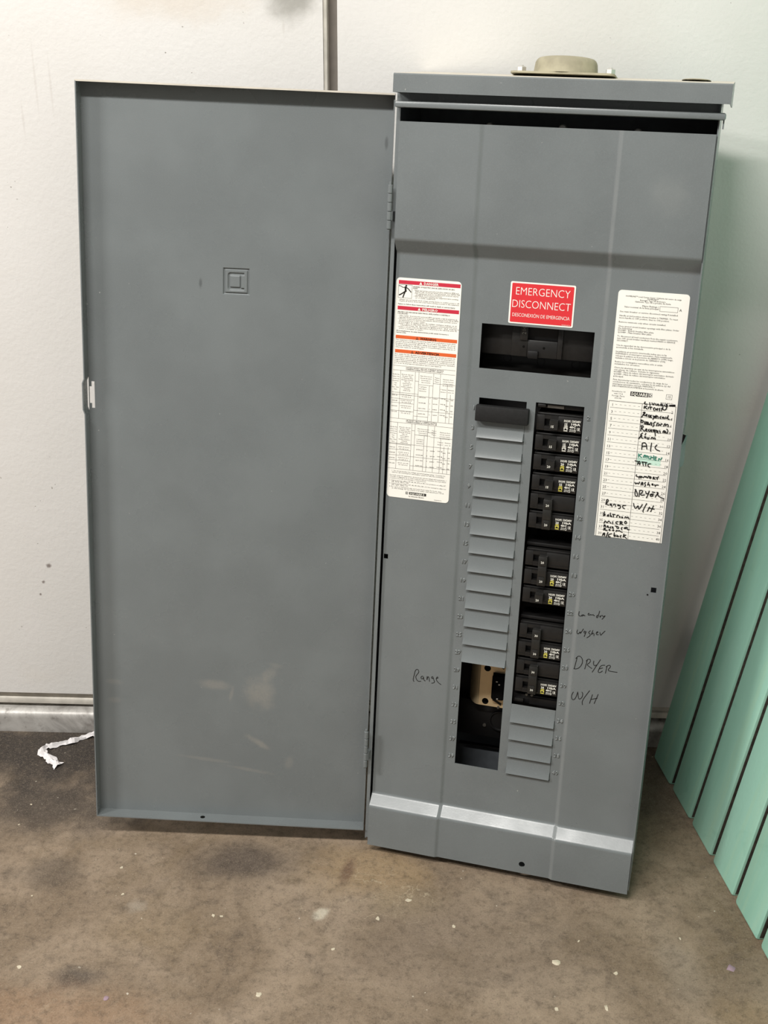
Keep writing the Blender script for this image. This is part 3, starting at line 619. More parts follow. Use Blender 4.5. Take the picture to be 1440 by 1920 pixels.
# ---- circuit breakers
UB0, UB1, WB = .1862, .2419, -.0045
def breaker(vt, poles=1, amps='20', yellow=True):
    h = .0193 + P_ * (poles - 1)
    vb = vt - h
    r = empty('circuit_breaker', None, panel); r.location = (UB0, -WB, vb)      # origin at its lower corner
    bm = bmesh.new(); L = UB1 - UB0
    for k in range(poles):
        z = k * P_
        # front with a stepped ridge on top and the slot the toggle travels in
        s0, s1, t0, t1 = .0098, .0262, z + .0058, z + .0150
        pbox(bm, 0, s0, z, z + .0193, -.050, 0, .0006); pbox(bm, s1, L, z, z + .0193, -.050, 0, .0006)
        pbox(bm, s0, s1, z, t0, -.050, 0); pbox(bm, s0, s1, t1, z + .0193, -.050, 0); pbox(bm, s0, s1, t0, t1, -.050, -.009)
        pbox(bm, 0, L, z + .0193, z + .0215, -.050, -.0035, .0008); pbox(bm, .0, L, z + .0030, z + .0036, 0, .0005)
        if k < poles - 1: pbox(bm, .001, L - .001, z + .0190, z + P_ + .001, -.050, -.010)
    body = finish(bm, 'body', MAT['black'], r)
    bm = bmesh.new()
    if poles == 1:
        q = [(.0166, .0040), (.0268, .0036), (.0268, .0152), (.0166, .0156)]
        b = [bm.verts.new((u, .006, v)) for u, v in q]; t = [bm.verts.new((u + .0006, -.0100, v - (.0006 if v > .01 else -.0004))) for u, v in q]
        bm.faces.new(t)
        for i in range(4): bm.faces.new((b[i], b[(i + 1) % 4], t[(i + 1) % 4], t[i]))
        bmesh.ops.recalc_face_normals(bm, faces=bm.faces)
    else:
        pbox(bm, .0174, .0286, .0012, P_ + .0152, -.004, .0072, .0012)
        for z in (.0026, P_ + .0030): pbox(bm, .0194, .0268, z, z + .0110, .0070, .0082, .0006)
        pbox(bm, .0178, .0282, .014, P_ + .0018, .007, .0076, .0004)
    finish(bm, 'handle', MAT['toggle'], r)
    nw = .0106 if poles == 1 else .0085
    for k in range(poles):
        lettering('handle_number', [(amps, .0208 if poles == 1 else .0231, k * P_ + .0066, .0042, 'c', None, 1)], MAT['white2'], r, nw)
    # printed rating block at the right
    w0 = .0003
    lettering('rating_print', [('HOM', .0335, .0130, .0042, 'l', .0076, 1.5), (amps, .0340, .0088, .0042, 'l', None, 2), ('120/240V', .0425, .0136, .0036, 'l', .0110, 2),
                               ('10kA', .0418, .0098, .0038, 'l', .0110, 2), ('40C', .0410, .0060, .0040, 'l', .0075, 2), ('SWD', .0410, .0018, .0040, 'l', .0085, 2),
                               ('UL', .0500, .0030, .0062, 'l', .0040, 2)], MAT['white2'], r, w0)
    bm = bmesh.new(); y0 = .0016
    rect(bm, .0342, .0385, y0 + .0056, y0 + .0068, w0)
    for (a, b, c, d) in ((.0338, .0350, y0, y0 + .0050), (.0374, .0386, y0, y0 + .0050), (.0350, .0374, y0, y0 + .0015), (.0350, .0374, y0 + .0036, y0 + .0050)): rect(bm, a, b, c, d, w0)
    finish(bm, 'rating_mark', MAT['yellow'] if yellow else MAT['white2'], r, smooth=0)
    return r
breaker(.6325, 1, '15', False); breaker(.6071, 1, '15', False); breaker(.5819, 1, '20'); breaker(.5557, 1, '15')
breaker(.5314, 2, '20'); breaker(.4560, 2, '20'); breaker(.4055, 1, '20'); breaker(.3560, 2, '30'); breaker(.3048, 2, '30')
bm = bmesh.new(); pbox(bm, .184, .243, .6405, .6470, -.040, -.008, .001); rail_t = finish(bm, 'breaker_rail', MAT['base'], panel)
bm = bmesh.new(); pbox(bm, .198, .218, .6415, .6452, -.0085, -.0065); finish(bm, 'rating_plate', MAT['worn'], rail_t, smooth=0)
bm = bmesh.new(); pbox(bm, .186, .196, .642, .646, -.0085, -.004, .001); finish(bm, 'clip', MAT['black'], rail_t)
bm = bmesh.new(); pbox(bm, .184, .243, .240, .2525, -.045, -.014, .001); rail_b = finish(bm, 'breaker_rail', MAT['base'], panel)
bm = bmesh.new(); pbox(bm, .186, .198, .2425, .2475, -.0145, -.009, .0008); finish(bm, 'clip', MAT['black'], rail_b)
bm = bmesh.new(); pbox(bm, .206, .2415, .241, .2505, -.0145, -.011); finish(bm, 'step', MAT['base'], rail_b)
for u in (.2015, .2085):
    bm = bmesh.new(); lathe(bm, (u, .012, .2535), (0, -1, 0), [(.002, 0), (.0016, .0012), (0, .0016)], 10); finish(bm, 'rivet', MAT['worn'], rail_b)
for v in (.4605, .3605):
    bm = bmesh.new(); pbox(bm, .1850, .2425, v, v + .0045, -.045, -.013, .0008); finish(bm, 'breaker_rail', MAT['base'], panel)


# ---- labels
bm = bmesh.new(); sheet(bm, rounded(.0012, .0830, .5065, .7862, .0048), .0006, .0005)
lab = tag(finish(bm, 'warning_label', MAT['white'], panel, smooth=0), 'tall white warning sticker with red and orange bands')
w1, w2 = .0008, .0010
for (v0, v1) in ((.7787, .7832), (.7473, .7518)):
    bm = bmesh.new(); rect(bm, .0043, .0817, v0, v1, w1); finish(bm, 'red_band', MAT['redband'], lab, smooth=0)
for (v0, v1) in ((.7116, .7158), (.6939, .6981)):
    bm = bmesh.new(); rect(bm, .0036, .0815, v0, v1, w1); finish(bm, 'orange_band', MAT['orange'], lab, smooth=0)
def tri(bm, u, v, s, w): f = bm.faces.new([bm.verts.new((u + a * s, -w, v + b * s)) for a, b in ((-.55, 0), (.55, 0), (0, 1))])
for (u, v, q, mm) in ((.0322, .7792, .0034, 'white2'), (.0318, .7478, .0034, 'white2'), (.0310, .7120, .0032, 'ink'), (.0256, .6943, .0032, 'ink')):
    bm = bmesh.new(); tri(bm, u, v, q, w2); finish(bm, 'alert_triangle', MAT[mm], lab, smooth=0)
for (u, v) in ((.0310, .71265), (.0256, .69495)):
    bm = bmesh.new(); tri(bm, u, v, .0017, w2 + .0002); finish(bm, 'triangle_centre', MAT['orange'], lab, smooth=0)
for (t_, u, v, z_, wd_, mm) in (('DANGER', .0452, .7794, .0042, .0185, 'white2'), ('PELIGRO', .0455, .7479, .0042, .0195, 'white2'), ('WARNING', .0452, .7121, .0040, .0205, 'ink'), ('ADVERTENCIA', .0448, .6944, .0040, .0310, 'ink')):
    lettering('band_lettering', [(t_, u, v, z_, 'c', wd_, 1.5)], MAT[mm], lab, w2)
# falling person in the shock pictogram
bm = bmesh.new()
for (a, b, c, d) in ((.0043, .0216, .7778, .7781), (.0043, .0216, .7617, .7620), (.0043, .0046, .7617, .7781), (.0213, .0216, .7617, .7781)): rect(bm, a, b, c, d, w1)
lathe(bm, (.0140, -w1, .7766), (0, -1, 0), [(.0012, 0), (0, 0.00001)], 10)
for pts, wd in (([(.0131, .7752), (.0133, .7725), (.0136, .7700)], .0024), ([(.0136, .7704), (.0122, .7680), (.0104, .7626)], .0015), ([(.0132, .7702), (.0098, .7674), (.0056, .7650)], .0015),
                ([(.0136, .7748), (.0165, .7735), (.0203, .7694)], .0012), ([(.0128, .7746), (.0095, .7744), (.0080, .7758), (.0048, .7764)], .0008)): ribbon(bm, pts, wd, w1)
finish(bm, 'shock_pictogram', MAT['ink'], lab, smooth=0)
def para(lines, u0, v0, dv, size, wmax, last, bold=0):
    out = []
    for i, t in enumerate(lines): out.append((t, u0, v0 - dv * i, size, 'l', wmax if i < len(lines) - 1 and len(t) > 40 else min(wmax, len(t) * size * .47), bold))
    return out
sm = .0021
it = [('HAZARD OF ELECTRIC SHOCK, EXPLOSION OR ARC', .0226, .7755, sm, 'l', .0520, .9), ('FLASH', .0226, .7736, sm, 'l', None, .9)]
it += para(['\u2022 Apply appropriate personal protective equipment (PPE) and', '   follow safe electrical work practices. See NFPA 70E.', '\u2022 This equipment must be installed and serviced only by',
            '   qualified electrical personnel.', '\u2022 Turn off all power supplying this equipment before working', '   on or inside equipment.'], .0236, .7713, .00182, sm, .0560, 0)
it += para(['\u2022 Always use a properly rated voltage sensing device to confirm power is off.', '\u2022 Replace all devices, doors and covers before turning on power to this equipment.'], .0048, .7592, .0019, sm, .0765, 0)
it += [('Failure to follow these instructions will result in death or serious injury.', .0046, .7536, sm, 'l', .0720, .9)]
it += [('PELIGRO DE DESCARGA EL\u00c9CTRICA, EXPLOSI\u00d3N O DESTELLO', .0046, .7439, sm, 'l', .0660, .9), ('POR ARQUEO', .0046, .7419, sm, 'l', None, .9)]
it += para(['\u2022 Utilice equipo de protecci\u00f3n personal (EPP) apropiado y siga las pr\u00e1cticas de', '   seguridad el\u00e9ctrica establecidas por su Compa\u00f1\u00eda, consulte la norma 70E de NFPA.',
            '\u2022 Solamente el personal el\u00e9ctrico especializado deber\u00e1 instalar y prestar servicio', '   de mantenimiento a este equipo.', '\u2022 Desenergice el equipo antes de realizar cualquier trabajo en \u00e9l.',
            '\u2022 Siempre utilice un dispositivo detector de tensi\u00f3n nominal adecuado para', '   confirmar la desenergizaci\u00f3n del equipo.', '\u2022 Vuelva a colocar todos los dispositivos, las puertas y las cubiertas antes de', '   volver a energizar el equipo.'], .0046, .7396, .0020, sm, .0755, 0)
it += [('El incumplimiento de estas instrucciones podr\u00e1 causar la muerte o', .0042, .7206, sm, 'l', .0660, .9), ('lesiones serias.', .0042, .7186, sm, 'l', None, .9)]
it += para(['This equipment is designed and tested by Square D to performance levels which', 'exceed electrical industry standards. Use of other than Square D circuit', 'breakers may adversely affect safety and impair reliability. Square D',
            'disclaims all liability for damage, injury or non-performance caused by use of', 'other than Square D circuit breakers.'], .0038, .7094, .00225, sm, .0760, 0)
it += para(['Este equipo ha sido dise\u00f1ado y probado por Square D y excede los niveles de', 'las normas establecidas por la industria el\u00e9ctrica. El uso de interruptores', 'autom\u00e1ticos que no sean de Square D puede afectar negativamente la',
            'seguridad y perjudicar la fiabilidad. Square D renuncia a toda', 'responsabilidad por da\u00f1os, lesiones o mal funcionamiento causados', 'por el uso de interruptores autom\u00e1ticos que no sean Square D.'], .0036, .6915, .00225, sm, .0765, 0)
it += [('120/240V SHORT CIRCUIT CURRENT RATING', .0425, .6752, sm, 'c', .0480, .9), ('CORRIENTE NOMINAL DE CORTOCIRCUITO, 120/240 V~', .0425, .6731, sm, 'c', .0480, .9),
       ('3\u00d8 SHORT CIRCUIT CURRENT RATING', .0420, .6082, sm, 'c', .0400, .9), ('CORRIENTE NOMINAL DE CORTOCIRCUITO, 3\u00d8', .0420, .6062, sm, 'c', .0400, .9)]
it += [('1  See circuit breaker for voltage and interrupting rating. / Consulte los', .0062, .5410, sm, 'l', .0700, 0), ('valores del interruptor autom\u00e1tico para los valores nominales.', .0066, .5390, sm, 'l', .0690, 0)]
it += para(['See load center for application, short-circuit current ratings and restrictions. /', 'Consulte el diagrama de su centro para los valores nominales de su producto', 'y restricciones de cortocircuito o restricciones.'], .0040, .5352, .0021, sm, .0745, 0)
it += para(['2  Only by interrupt suffixes: HT, HR, VR, HTG or VFI / Solo productos con sufijos HT,', '    HR, HTG, VRG o VFI.'], .0040, .5282, .0020, sm, .0745, 0)
it += para(['3  Only by interrupt prefixes: HT, HR, VFI, VFG, GFI o SI / Solo terminal los sufijos con', '    HT, GFT, GFG o SI.'], .0040, .5240, .0020, sm, .0745, 0)
it += [('4  For 1 pole or rack branch only: use 2 pole. Reset rating. For 2 pole, same', .0040, .5198, sm, 'l', .0690, 0), ('     as other listings. No use interno si el equipo est\u00e1 cubierto por 100 A.', .0040, .5178, sm, 'l', .0690, 0)]
it += [('by Schneider Electric', .0305, .5092, .0022, 'l', .0200, .5), ('NHA54390', .0640, .5082, .0016, 'l', .0095, 0)]
# table entries
for (vt, k) in ((.6660, 0), (.5985, 1)):
    for i, t in enumerate(['Main Brkr Max', 'Rating, Volts', 'Corriente m\u00e1x', 'del interruptor', 'Type', 'Tipo', 'Fuse Class', 'Clase']): it.append((t, .0062, vt - .0027 * i, .0016, 'c', min(.0088, .00088 * len(t)), .3))
    for i, t in enumerate(['Branch Circuit', 'Breaker Type', 'or Maximum Fuse', 'Rating (Class)', 'Tipo de', 'interruptor', 'derivado o', 'fusible m\u00e1ximo', '(Clase)', 'HOM 1P 2P']): it.append((t, .0210, vt + .0006 - .00225 * i, .0016, 'c', min(.0150, .00105 * len(t)), .3))
    for i, t in enumerate(['Main Disconnect', 'Circuit Breaker', 'Interruptor', 'desconexi\u00f3n']): it.append((t, .0450, vt + .0006 - .0026 * i, .0016, 'c', min(.0150, .00105 * len(t)), .3))
    for i, t in enumerate(['Type', 'Main', 'Tipo']): it.append((t, .0590, vt - .0026 * i, .0016, 'c', .0060, .3))
    for i, t in enumerate(['Maximum Short', 'Circuit Current', 'Corriente m\u00e1xima', 'de cortocircuito']): it.append((t, .0733, vt - .0012 - .0026 * i, .0016, 'c', .0135, .3))
    for i, t in enumerate(['1-phase', 'Monof\u00e1sico', 'Sistema']): it.append((t, .0415, vt - .0130 - .0026 * i, .0016, 'c', .0090, .3))
    for i, t in enumerate(['V System', 'Sistema V']): it.append((t, .0680, vt - .0140 - .003 * i, .0016, 'c', .0075, .3))
    for i, t in enumerate(['Maximum', 'rms A']): it.append((t, .0775, vt - .0140 - .003 * i, .0016, 'c', .0075, .3))
    y = vt - .0265
    for r_, (a, b, c, d) in enumerate((('HOM, QO', 'HOM 1-2P 15-30 A', 'QOM2-VH, 200 A', '120/240V'), ('HOM-GFI', 'HOMT 15-20 A', 'HOM-SB', '1\u00d8 3W'), ('HOM-VH', 'HOM 2P 40-125 A', 'QO-VH', '240V'), ('PON, QOB', 'QO-PL, QO-GFI', 'QOM1-VH', '120V'))):
        yy = y - .0070 * r_
        it += [(a, .0058, yy, .0018, 'c', .0072, .5), (b, .0208, yy + .0012, .0016, 'c', .0140, .3), ('15-125 A ' + 'ABC'[r_ % 3], .0208, yy - .0012, .0016, 'c', .0120, .3), (c, .0415, yy, .0018, 'c', .0090, .5),
               ('22'[r_ % 2], .0515, yy, .0018, 'c', None, .5), (d, .0582, yy, .0017, 'c', .0060, .5), ('100% @', .0680, yy + .0008, .0017, 'c', .0066, .5), ('60/65', .0735, yy - .001, .0017, 'c', .0038, .5), ('22k', .0795, yy, .0017, 'c', .0034, .5)]
lettering('small_print', it, MAT['ink2'], lab, w1)
bm = bmesh.new(); lt = .00028
def hl(v, a, b): rect(bm, a, b, v - lt / 2, v + lt / 2, w1)
def vl(u, a, b): rect(bm, u - lt / 2, u + lt / 2, a, b, w1)
for (v, a, b) in ((.6776, .0022, .0818), (.6719, .0022, .0818), (.6437, .0018, .0360), (.6412, .0018, .0545), (.6305, .0014, .0310), (.6560, .0358, .0545), (.6600, .0310, .0358), (.6590, .0545, .0825), (.6415, .0545, .0825),
                  (.6230, .0310, .0825), (.6360, .0012, .0310), (.6205, .0012, .0310), (.6155, .0310, .0500), (.6104, .0012, .0828), (.6052, .0012, .0828), (.5915, .0340, .0545), (.5905, .0545, .0828), (.5780, .0012, .0828), (.5770, .0012, .0300),
                  (.5700, .0012, .0300), (.5625, .0012, .0828), (.5560, .0012, .0300), (.5505, .0300, .0828), (.5447, .0012, .0828), (.5965, .0300, .0340), (.5960, .0510, .0595)): hl(v, a, b)
for (u, a, b) in ((.0121, .6104, .6719), (.0311, .6104, .6719), (.0358, .6104, .6719), (.0545, .6104, .6719), (.0633, .6104, .6719), (.0498, .6104, .6560), (.0728, .6104, .6590), (.0772, .6104, .6470),
                  (.0113, .5447, .6052), (.0300, .5447, .6052), (.0342, .5447, .6052), (.0509, .5447, .6052), (.0595, .5447, .6052), (.0467, .5447, .5915), (.0683, .5447, .5905), (.0730, .5447, .5800), (.0783, .5447, .5800)): vl(u, a, b)
finish(bm, 'table_ruling', MAT['ink2'], lab, smooth=0)
bm = bmesh.new(); rect(bm, .0309, .0534, .5122, .5156, w1)
for (a, b, c, d) in ((.0262, .0294, .5122, .5126), (.0262, .0294, .5152, .5156), (.0262, .0266, .5122, .5156), (.0290, .0294, .5122, .5156)): rect(bm, a, b, c, d, w1)
finish(bm, 'maker_plaque', MAT['ink'], lab, smooth=0)
lettering('maker_lettering', [('SQUARE', .0400, .5128, .0031, 'c', .0160, 1.5), ('D', .0502, .5128, .0031, 'c', None, 1.5)], MAT['white2'], lab, w2)
lettering('maker_mark', [('D', .0278, .5129, .0027, 'c', None, 1)], MAT['ink'], lab, w1)

# red emergency label
bm = bmesh.new(); sheet(bm, rounded(.1423, .2203, .7416, .7915, .0018), -.0018, .0005)
em = tag(finish(bm, 'emergency_label', MAT['white'], panel, smooth=0), 'red sticker reading EMERGENCY DISCONNECT')
bm = bmesh.new(); f = bm.faces.new([bm.verts.new((u, .0016, v)) for u, v in rounded(.1442, .2184, .7433, .7898, .0012)]); finish(bm, 'red_field', MAT['red'], em, smooth=0)
lettering('label_lettering', [('EMERGENCY', .1815, .7762, .0132, 'c', .0650, -.75), ('DISCONNECT', .1806, .7610, .0132, 'c', .0700, -.75), ('DESCONEXI\u00d3N DE EMERGENCIA', .1812, .7502, .0060, 'c', .0690, -.3)], MAT['white'], em, -.0014, 0, 3)
lettering('label_lettering', [('NHA20313', .2172, .7437, .0016, 'r', .0100, 0)], MAT['white2'], em, -.0014)

# white circuit directory
bm = bmesh.new(); sheet(bm, rounded(.2702, .3522, .4885, .7912, .0042, 5, (0, 0, 1, 1)), .0006, .0005)
di = tag(finish(bm, 'directory_label', MAT['white'], panel, smooth=0), 'white circuit directory filled in by hand')
s = .00235
it = [('HOMELINE\u2122 Load Center Cover / Cubierta del centro de carga', .3110, .7838, s, 'c', .0635, .3), ('HOMELINE\u2122', .3105, .7819, s, 'c', .0125, .3), ('Raintight Type 3R Enclosure', .3105, .7800, s, 'c', .0290, .3), ('Gabinete Tipo 3R a prueba de lluvia', .3108, .7780, s, 'c', .0410, .3),
      ('Mains Ratings /', .3182, .7735, .0026, 'r', .0190, .2), ('Valor nominal de la l\u00ednea principal', .3182, .7712, .0026, 'r', .0395, .2), ('A', .3432, .7712, .0042, 'c', None, .2),
      ('See main breaker or service disconnect rating if installed.', .2741, .7655, .0026, 'l', .0670, .2)]
def block(ls, v, dv, b=.2, full=.0700):
    for i, t in enumerate(ls): it.append((t, .2739, v - dv * i, .0026, 'l', min(full, len(t) * .00118), b))
block(['Handle at mid position shows breaker is TRIPPED. To reset', 'move handle to OFF position, then to ON position.'], .7607, .0026)
block(['Remove twistouts only when circuits installed.'], .7532, .0026)
block(['Close unused circuit breaker openings with filler plates. Order', 'the following:', 'HOMFP - Branch breaker filler plate', 'QOMFP - Main breaker filler plate'], .7482, .0024)
block(['To disconnect all load conductors from the supply conductors,', 'turn OFF circuit breaker handle(s) marked MAIN or SERVICE', 'DISCONNECT.'], .7364, .0026)
block(['Use la capacidad de las desconexi\u00f3n principal o de la', 'acometida si fue instalada.'], .7257, .0026)
block(['La palanca en posici\u00f3n intermedia indica que se ha', 'DISPARADO el interruptor autom\u00e1tico. Para restablecerlo,', 'coloque la palanca en la posici\u00f3n de ABIERTO (OFF) luego,', 'vu\u00e9lvala a colocar en la posici\u00f3n de CERRADO (ON).'], .7183, .0026)
block(['Retire los rect\u00e1ngulos removibles s\u00f3lo si est\u00e1n', 'instalados los circuitos.'], .7060, .0026)
block(['Cierre las aberturas sin usar de los interruptores autom\u00e1ticos', 'con placas de relleno. Solicite lo siguiente:', 'HOMFP - Placa de relleno del interruptor autom\u00e1tico derivado', 'QOMFP - Placa de relleno del interruptor autom\u00e1tico', 'principal.'], .6990, .0026)
block(['Para desconectar todos los conductores de carga de los', 'conductores de suministro, coloque la (s) palanca (s) del', 'interruptor autom\u00e1tico marcado PRINCIPAL o', 'DESCONEXI\u00d3N DE ACOMETIDA en la posici\u00f3n de abierto.'], .6845, .0026)
for i, t in enumerate(['Assembled in US', 'with US &', 'Foreign Parts', '2021/42']): it.append((t, .2820, .6705 - .0027 * i, .0023, 'c', min(.0160, .00115 * len(t)), 0))
it.append(('40268-802-01', .3395, .6617, .0020, 'c', .0145, .5)); it.append(('15', .3413, .6687, .0042, 'c', None, 0))
RP = (.6555 - .4930) / 19
for k in range(20):
    it.append((str(2 * k + 1), .2765, .6532 - RP * k, .0047, 'c', None, 0)); it.append((str(2 * k + 2), .3470, .6505 - RP * k * 1.0 * (.6505 - .4915) / (.6555 - .4930), .0047, 'c', None, 0))
lettering('small_print', it, MAT['ink2'], di, w1)
bm = bmesh.new()
for (a, b, c, d) in ((.3194, .3402, .7696, .7699), (.3194, .3402, .7752, .7755), (.3194, .3197, .7696, .7755), (.3399, .3402, .7696, .7755)): rect(bm, a, b, c, d, w1)
finish(bm, 'rating_frame', MAT['ink2'], di, smooth=0); bm = bmesh.new()
for (a, b, c, d) in ((.3378, .3448, .6672, .6675), (.3378, .3448, .6727, .6730), (.3378, .3381, .6672, .6730), (.3445, .3448, .6672, .6730)): rect(bm, a, b, c, d, w1)
finish(bm, 'number_frame', MAT['ink2'], di, smooth=0); bm = bmesh.new()
rect(bm, .2714, .3506, .6590, .6595, w1); rect(bm, .2714, .2719, .4885, .6595, w1); rect(bm, .3502, .3507, .4885, .6595, w1); rect(bm, .3110, .3114, .4885, .6595, w1)
for k in range(20):
    vy = .6516 - RP * (k - .0)
    if k < 19: rect(bm, .2738, .3110, vy - .0004, vy - .0001, w1); rect(bm, .3114, .3478, vy - .0004, vy - .0001, w1)
    for j in range(6):
        rect(bm, .2795 + .0054 * j, .2818 + .0054 * j, vy + .0036, vy + .00385, w1); rect(bm, .3121 + .0054 * j, .3144 + .0054 * j, vy + .0036, vy + .00385, w1)
finish(bm, 'table_ruling', MAT['ink2'], di, smooth=0)
bm = bmesh.new(); rect(bm, .2960, .3172, .6674, .6726, w1); finish(bm, 'maker_plaque', MAT['ink'], di, smooth=0)
bm = bmesh.new(); rect(bm, .3178, .3216, .6678, .6681, w1); rect(bm, .3178, .3216, .6723, .6726, w1); rect(bm, .3213, .3216, .6678, .6726, w1); finish(bm, 'maker_frame', MAT['ink'], di, smooth=0)
lettering('maker_lettering', [('SQUARE', .3066, .6682, .0052, 'c', .0195, 1.5)], MAT['white2'], di, w2); lettering('maker_mark', [('D', .3195, .6683, .0050, 'c', None, 1)], MAT['ink'], di, w1)
bm = bmesh.new(); f = bm.faces.new([bm.verts.new((u, -.0007, v)) for u, v in rounded(.3118, .3400, .5860, .5935, .001)])
for v in f.verts: v.co.z += (v.co.x - .3118) * -.04
finish(bm, 'green_smear', MAT['mint'], di, smooth=0)
for wd in words_of(STROKES_BLACK):
    bm = bmesh.new()
    for st in wd: ribbon(bm, st, .00115, .0013)
    finish(bm, 'handwriting', MAT['marker'], di, smooth=0)
for wd in words_of(STROKES_GREEN):
    bm = bmesh.new()
    for st in wd: ribbon(bm, st, .0010, .0013)
    finish(bm, 'green_handwriting', MAT['green'], di, smooth=0)

# ---- pried-out tongue on the right side of the enclosure
bm = bmesh.new()
q = [(.3623, .6352, .011), (.3623, .6300, .012), (.3665, .6286, .012), (.3645, .6225, .012), (.3622, .6165, .012)]
f = bm.faces.new([bm.verts.new((u, -w, v)) for u, v, w in q]); finish(bm, 'side_slot', MAT['gap'], enc, smooth=0)
bm = bmesh.new()
rows = [(.6290, .3676, .3662), (.6225, .3672, .3644), (.6165, .3668, .3624), (.6120, .3666, .3622), (.6030, .3672, .3622), (.5935, .3672, .3622), (.5895, .3658, .3628)]
pa = pb = None
for v, ur_, ul_ in rows:
    a, b = bm.verts.new((ul_, -.013, v)), bm.verts.new((ur_, -.006, v))
    if pa: bm.faces.new((pa, pb, b, a))
    pa, pb = a, b
bmesh.ops.solidify(bm, geom=bm.faces[:], thickness=.0008); finish(bm, 'bent_tongue', MAT['panel'], enc, smooth=40)

# ---- door, swung fully open about its left-hand hinges; inside face towards the viewer
door = None
DW, DH, DD = .3766, .9810, .020
bm = bmesh.new()
LA, LB = (-.3720, -.3680, .5834, .6181), (-.3746, -.3720, .5896, .6114)
EM = (-.2042, -.1708, .7358, .7692)
us = sorted({-DW + .0012, -.3746, -.3720, -.3680, EM[0], EM[1], -.0012}); vv = sorted({.0012, .5834, .5896, .6114, .6181, EM[2], EM[3], DH - .0012})
for i in range(len(us) - 1):
    for j in range(len(vv) - 1):
        cu_, cv = (us[i] + us[i + 1]) / 2, (vv[j] + vv[j + 1]) / 2
        if any(a < cu_ < b and c < cv < d for a, b, c, d in (LA, LB, EM)): continue
        rect(bm, us[i], us[i + 1], vv[j], vv[j + 1], -DD)
bmesh.ops.remove_doubles(bm, verts=bm.verts, dist=2e-5)
bmesh.ops.solidify(bm, geom=bm.faces[:], thickness=.0012)
t = .0014
pbox(bm, -DW, 0, DH - .0020, DH, -DD - .001, 0); pbox(bm, -DW, 0, 0, t, -DD - .001, 0); pbox(bm, -t, 0, t, DH - t, -DD - .001, -.006)
# free-edge flange with the bulge round the latch
vl_ = [t, .5790, .5850, .6190, .6245, DH - t]; off = [0, 0, -.0022, -.0022, 0, 0]
pr = None
for v, o_ in zip(vl_, off):
    cur = [bm.verts.new(p) for p in ((-DW + o_, 0, v), (-DW + o_, DD + .001, v), (-DW + t + o_, DD + .001, v), (-DW + t + o_, 0, v))]
    if pr:
        for i in range(4): bm.faces.new((pr[i], pr[(i + 1) % 4], cur[(i + 1) % 4], cur[i]))
    else: bm.faces.new(cur[::-1])
    pr = cur
bm.faces.new(pr)
bmesh.ops.recalc_face_normals(bm, faces=bm.faces)
bm.normal_update()
for f in bm.faces:          # settled dust on the upper lip
    c = f.calc_center_median()
    if c.z > DH - .0021 and (f.normal.z > .9 or f.normal.y < -.9): f.material_index = 1
door = finish(bm, 'door', MAT['door'], panel, smooth=25, mats=[MAT['door'], MAT['dust']])
door.location = (-.0077917, -.0104221, .0177533); door.rotation_euler = (0, 0, .2447235)
# embossed square with the letter form inside, pressed from the outer side (so it reads mirrored here)
bm = bmesh.new(); N = 84
cx, cz = (EM[0] + EM[1]) / 2, (EM[2] + EM[3]) / 2
def sdbox(x, z, hx, hz, r=0): 
    qx, qz = abs(x) - hx + r, abs(z) - hz + r
    return math.hypot(max(qx, 0), max(qz, 0)) + min(max(qx, qz), 0) - r
def depth(u, v):
    x, z = u - cx, v - cz + .0001
    d1 = max(sdbox(x, z, .0160, .0160), -sdbox(x, z, .0137, .0137))
    xx, zz = x + .0003, z
    ro = .003 if xx < 0 else .0004
    d2 = max(sdbox(xx, zz, .0100, .0106, ro), -sdbox(xx + .0012, zz, .0062, .0070, .0006), -sdbox(xx - .0085, zz, .0022, .0080))
    d = min(d1, d2)
    return -.0019 * max(0, min(1, .5 - d / .0009))
Vt = [[bm.verts.new((EM[0] + (EM[1] - EM[0]) * i / N, DD - depth(EM[0] + (EM[1] - EM[0]) * i / N, EM[2] + (EM[3] - EM[2]) * j / N), EM[2] + (EM[3] - EM[2]) * j / N)) for j in range(N + 1)] for i in range(N + 1)]
for i in range(N):
    for j in range(N): bm.faces.new((Vt[i][j], Vt[i + 1][j], Vt[i + 1][j + 1], Vt[i][j + 1]))
finish(bm, 'emblem', MAT['door'], door, smooth=60)
bm = bmesh.new(); lathe(bm, (-.2283, .010, t + .0001), (0, 0, 1), [(.0034, 0), (0, .0001)], 16); finish(bm, 'lock_hole', MAT['gap'], door)
# hinges: barrels of five knuckles
for (v0, v1, ud) in ((.8441, .8961, -.0072), (.1209, .1755, -.0078)):
    bm = bmesh.new(); n = 5; hh = (v1 - v0) / n
    for k in range(n): lathe(bm, (ud, -.017, v0 + hh * k + .0003), (0, 0, 1), [(0, 0), (.0026, 0), (.0030, .0004), (.0030, hh - .0010), (.0026, hh - .0006), (0, hh - .0006)], 14)
    lathe(bm, (ud, -.017, v0 - .0015), (0, 0, 1), [(0, 0), (.0016, 0), (.0016, v1 - v0 + .0045), (0, v1 - v0 + .005)], 10)
    pbox(bm, ud, ud + .004, v0 + hh, v0 + 2 * hh, .002, .017)
    finish(bm, 'hinge', MAT['panel'], panel, smooth=40)

run_text()

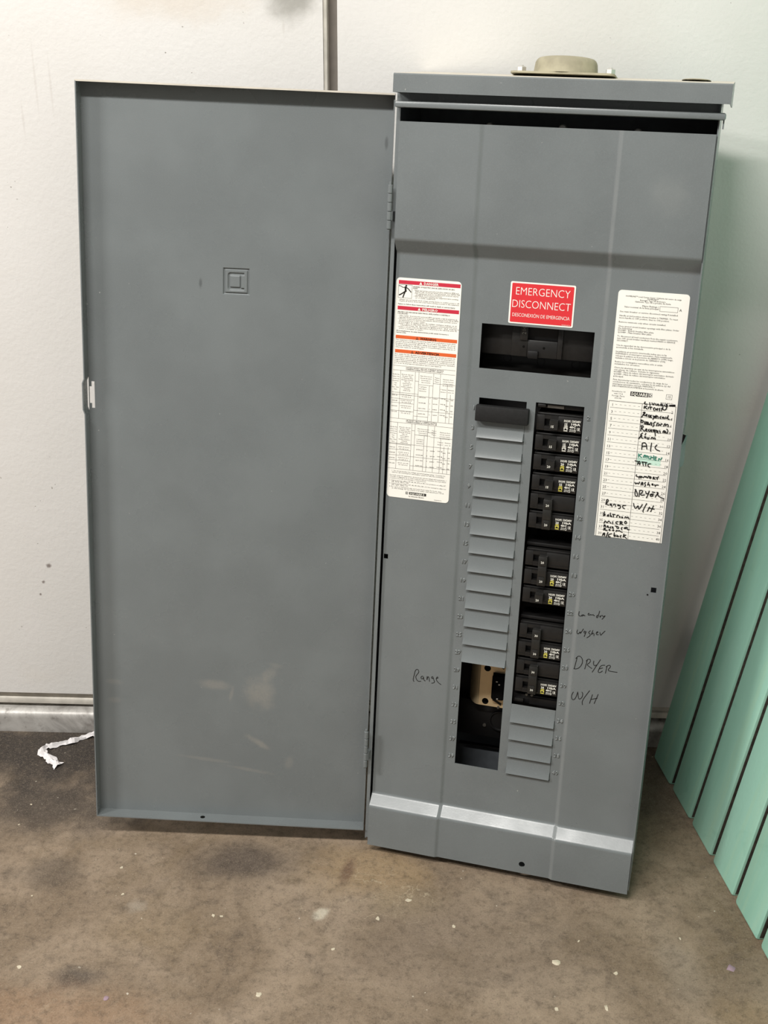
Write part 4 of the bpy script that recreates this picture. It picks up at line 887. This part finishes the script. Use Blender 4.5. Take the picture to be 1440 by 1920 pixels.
# ------------------------------------------------------------------ slatted panel of teal planks leaning against the right wall
hx, hy = .1757215, -.9844399
nx, ny = .9844399, .1757215
th = math.radians(9)
upv = Vector((nx * math.sin(th), ny * math.sin(th), math.cos(th))); al = Vector((hx, hy, 0)); face = al.cross(upv)   # face: into the panel's back? checked below
if face.x < 0: face = -face          # back direction (away from the room)
TM = Matrix(((al.x, face.x, upv.x, .4114), (al.y, face.y, upv.y, -.0383), (al.z, face.z, upv.z, 0.0005), (0, 0, 0, 1)))
rack = tag(empty('plank_panel', TM), 'teal painted panel of parallel wooden planks leaning beside the gray electrical panel', 'wooden panel')
for k in range(7):
    bm = bmesh.new(); x = .0796 * k; j = random.uniform(-.0004, .0004)
    box(bm, x, x + .0695, 0 + j, .019 + j, 0, 1.35, .0040)
    bm.normal_update()
    for f in bm.faces:
        if abs(f.normal.x) > .93: f.material_index = 1
    finish(bm, 'plank', MAT['teal'], rack, smooth=40, mats=[MAT['teal'], MAT['bare']])
for z in (.16, .68, 1.2):
    bm = bmesh.new(); box(bm, .01, .545, .0196, .045, z, z + .07, .002); finish(bm, 'rail', MAT['bare'], rack, smooth=40)

# ------------------------------------------------------------------ scrap of crumpled white strip by the sill
bm = bmesh.new()
path = [(-.395, -.030, .006), (-.44, -.022, .007), (-.478, -.017, .008), (-.495, -.028, .007), (-.510, -.039, .009), (-.526, -.046, .007), (-.541, -.053, .010), (-.551, -.063, .009), (-.543, -.075, .010), (-.531, -.083, .007), (-.521, -.094, .008), (-.513, -.100, .006)]
pts = []
for i in range(len(path) - 1):
    for s_ in range(4):
        f_ = s_ / 4; pts.append(Vector(path[i]).lerp(Vector(path[i + 1]), f_))
pts.append(Vector(path[-1])); prev = None; rr = random.Random(3)
for i, p in enumerate(pts):
    d = (pts[min(i + 1, len(pts) - 1)] - pts[max(0, i - 1)]); d.z = 0; d.normalize(); nn = Vector((-d.y, d.x, 0))
    wdt = .0048 + .0016 * math.sin(i * .9) + (.0022 if i > 28 else 0) + rr.uniform(-.0008, .0008)
    cur = []
    for j in range(6):
        q = j / 5 * 2 - 1; z = p.z * (.35 + .65 * (1 - abs(q))) + rr.uniform(-.0020, .0020)
        cur.append(bm.verts.new(p + nn * wdt * q + Vector((rr.uniform(-.0008, .0008), rr.uniform(-.0008, .0008), max(.0006, z) - p.z))))
    if prev:
        for j in range(5): bm.faces.new((prev[j], prev[j + 1], cur[j + 1], cur[j]))
    prev = cur
bmesh.ops.solidify(bm, geom=bm.faces[:], thickness=.0004)
tag(finish(bm, 'paper_strip', MAT['paper'], smooth=18), 'crumpled white paper strip lying bent on the dark floor by the metal sill', 'paper scrap')
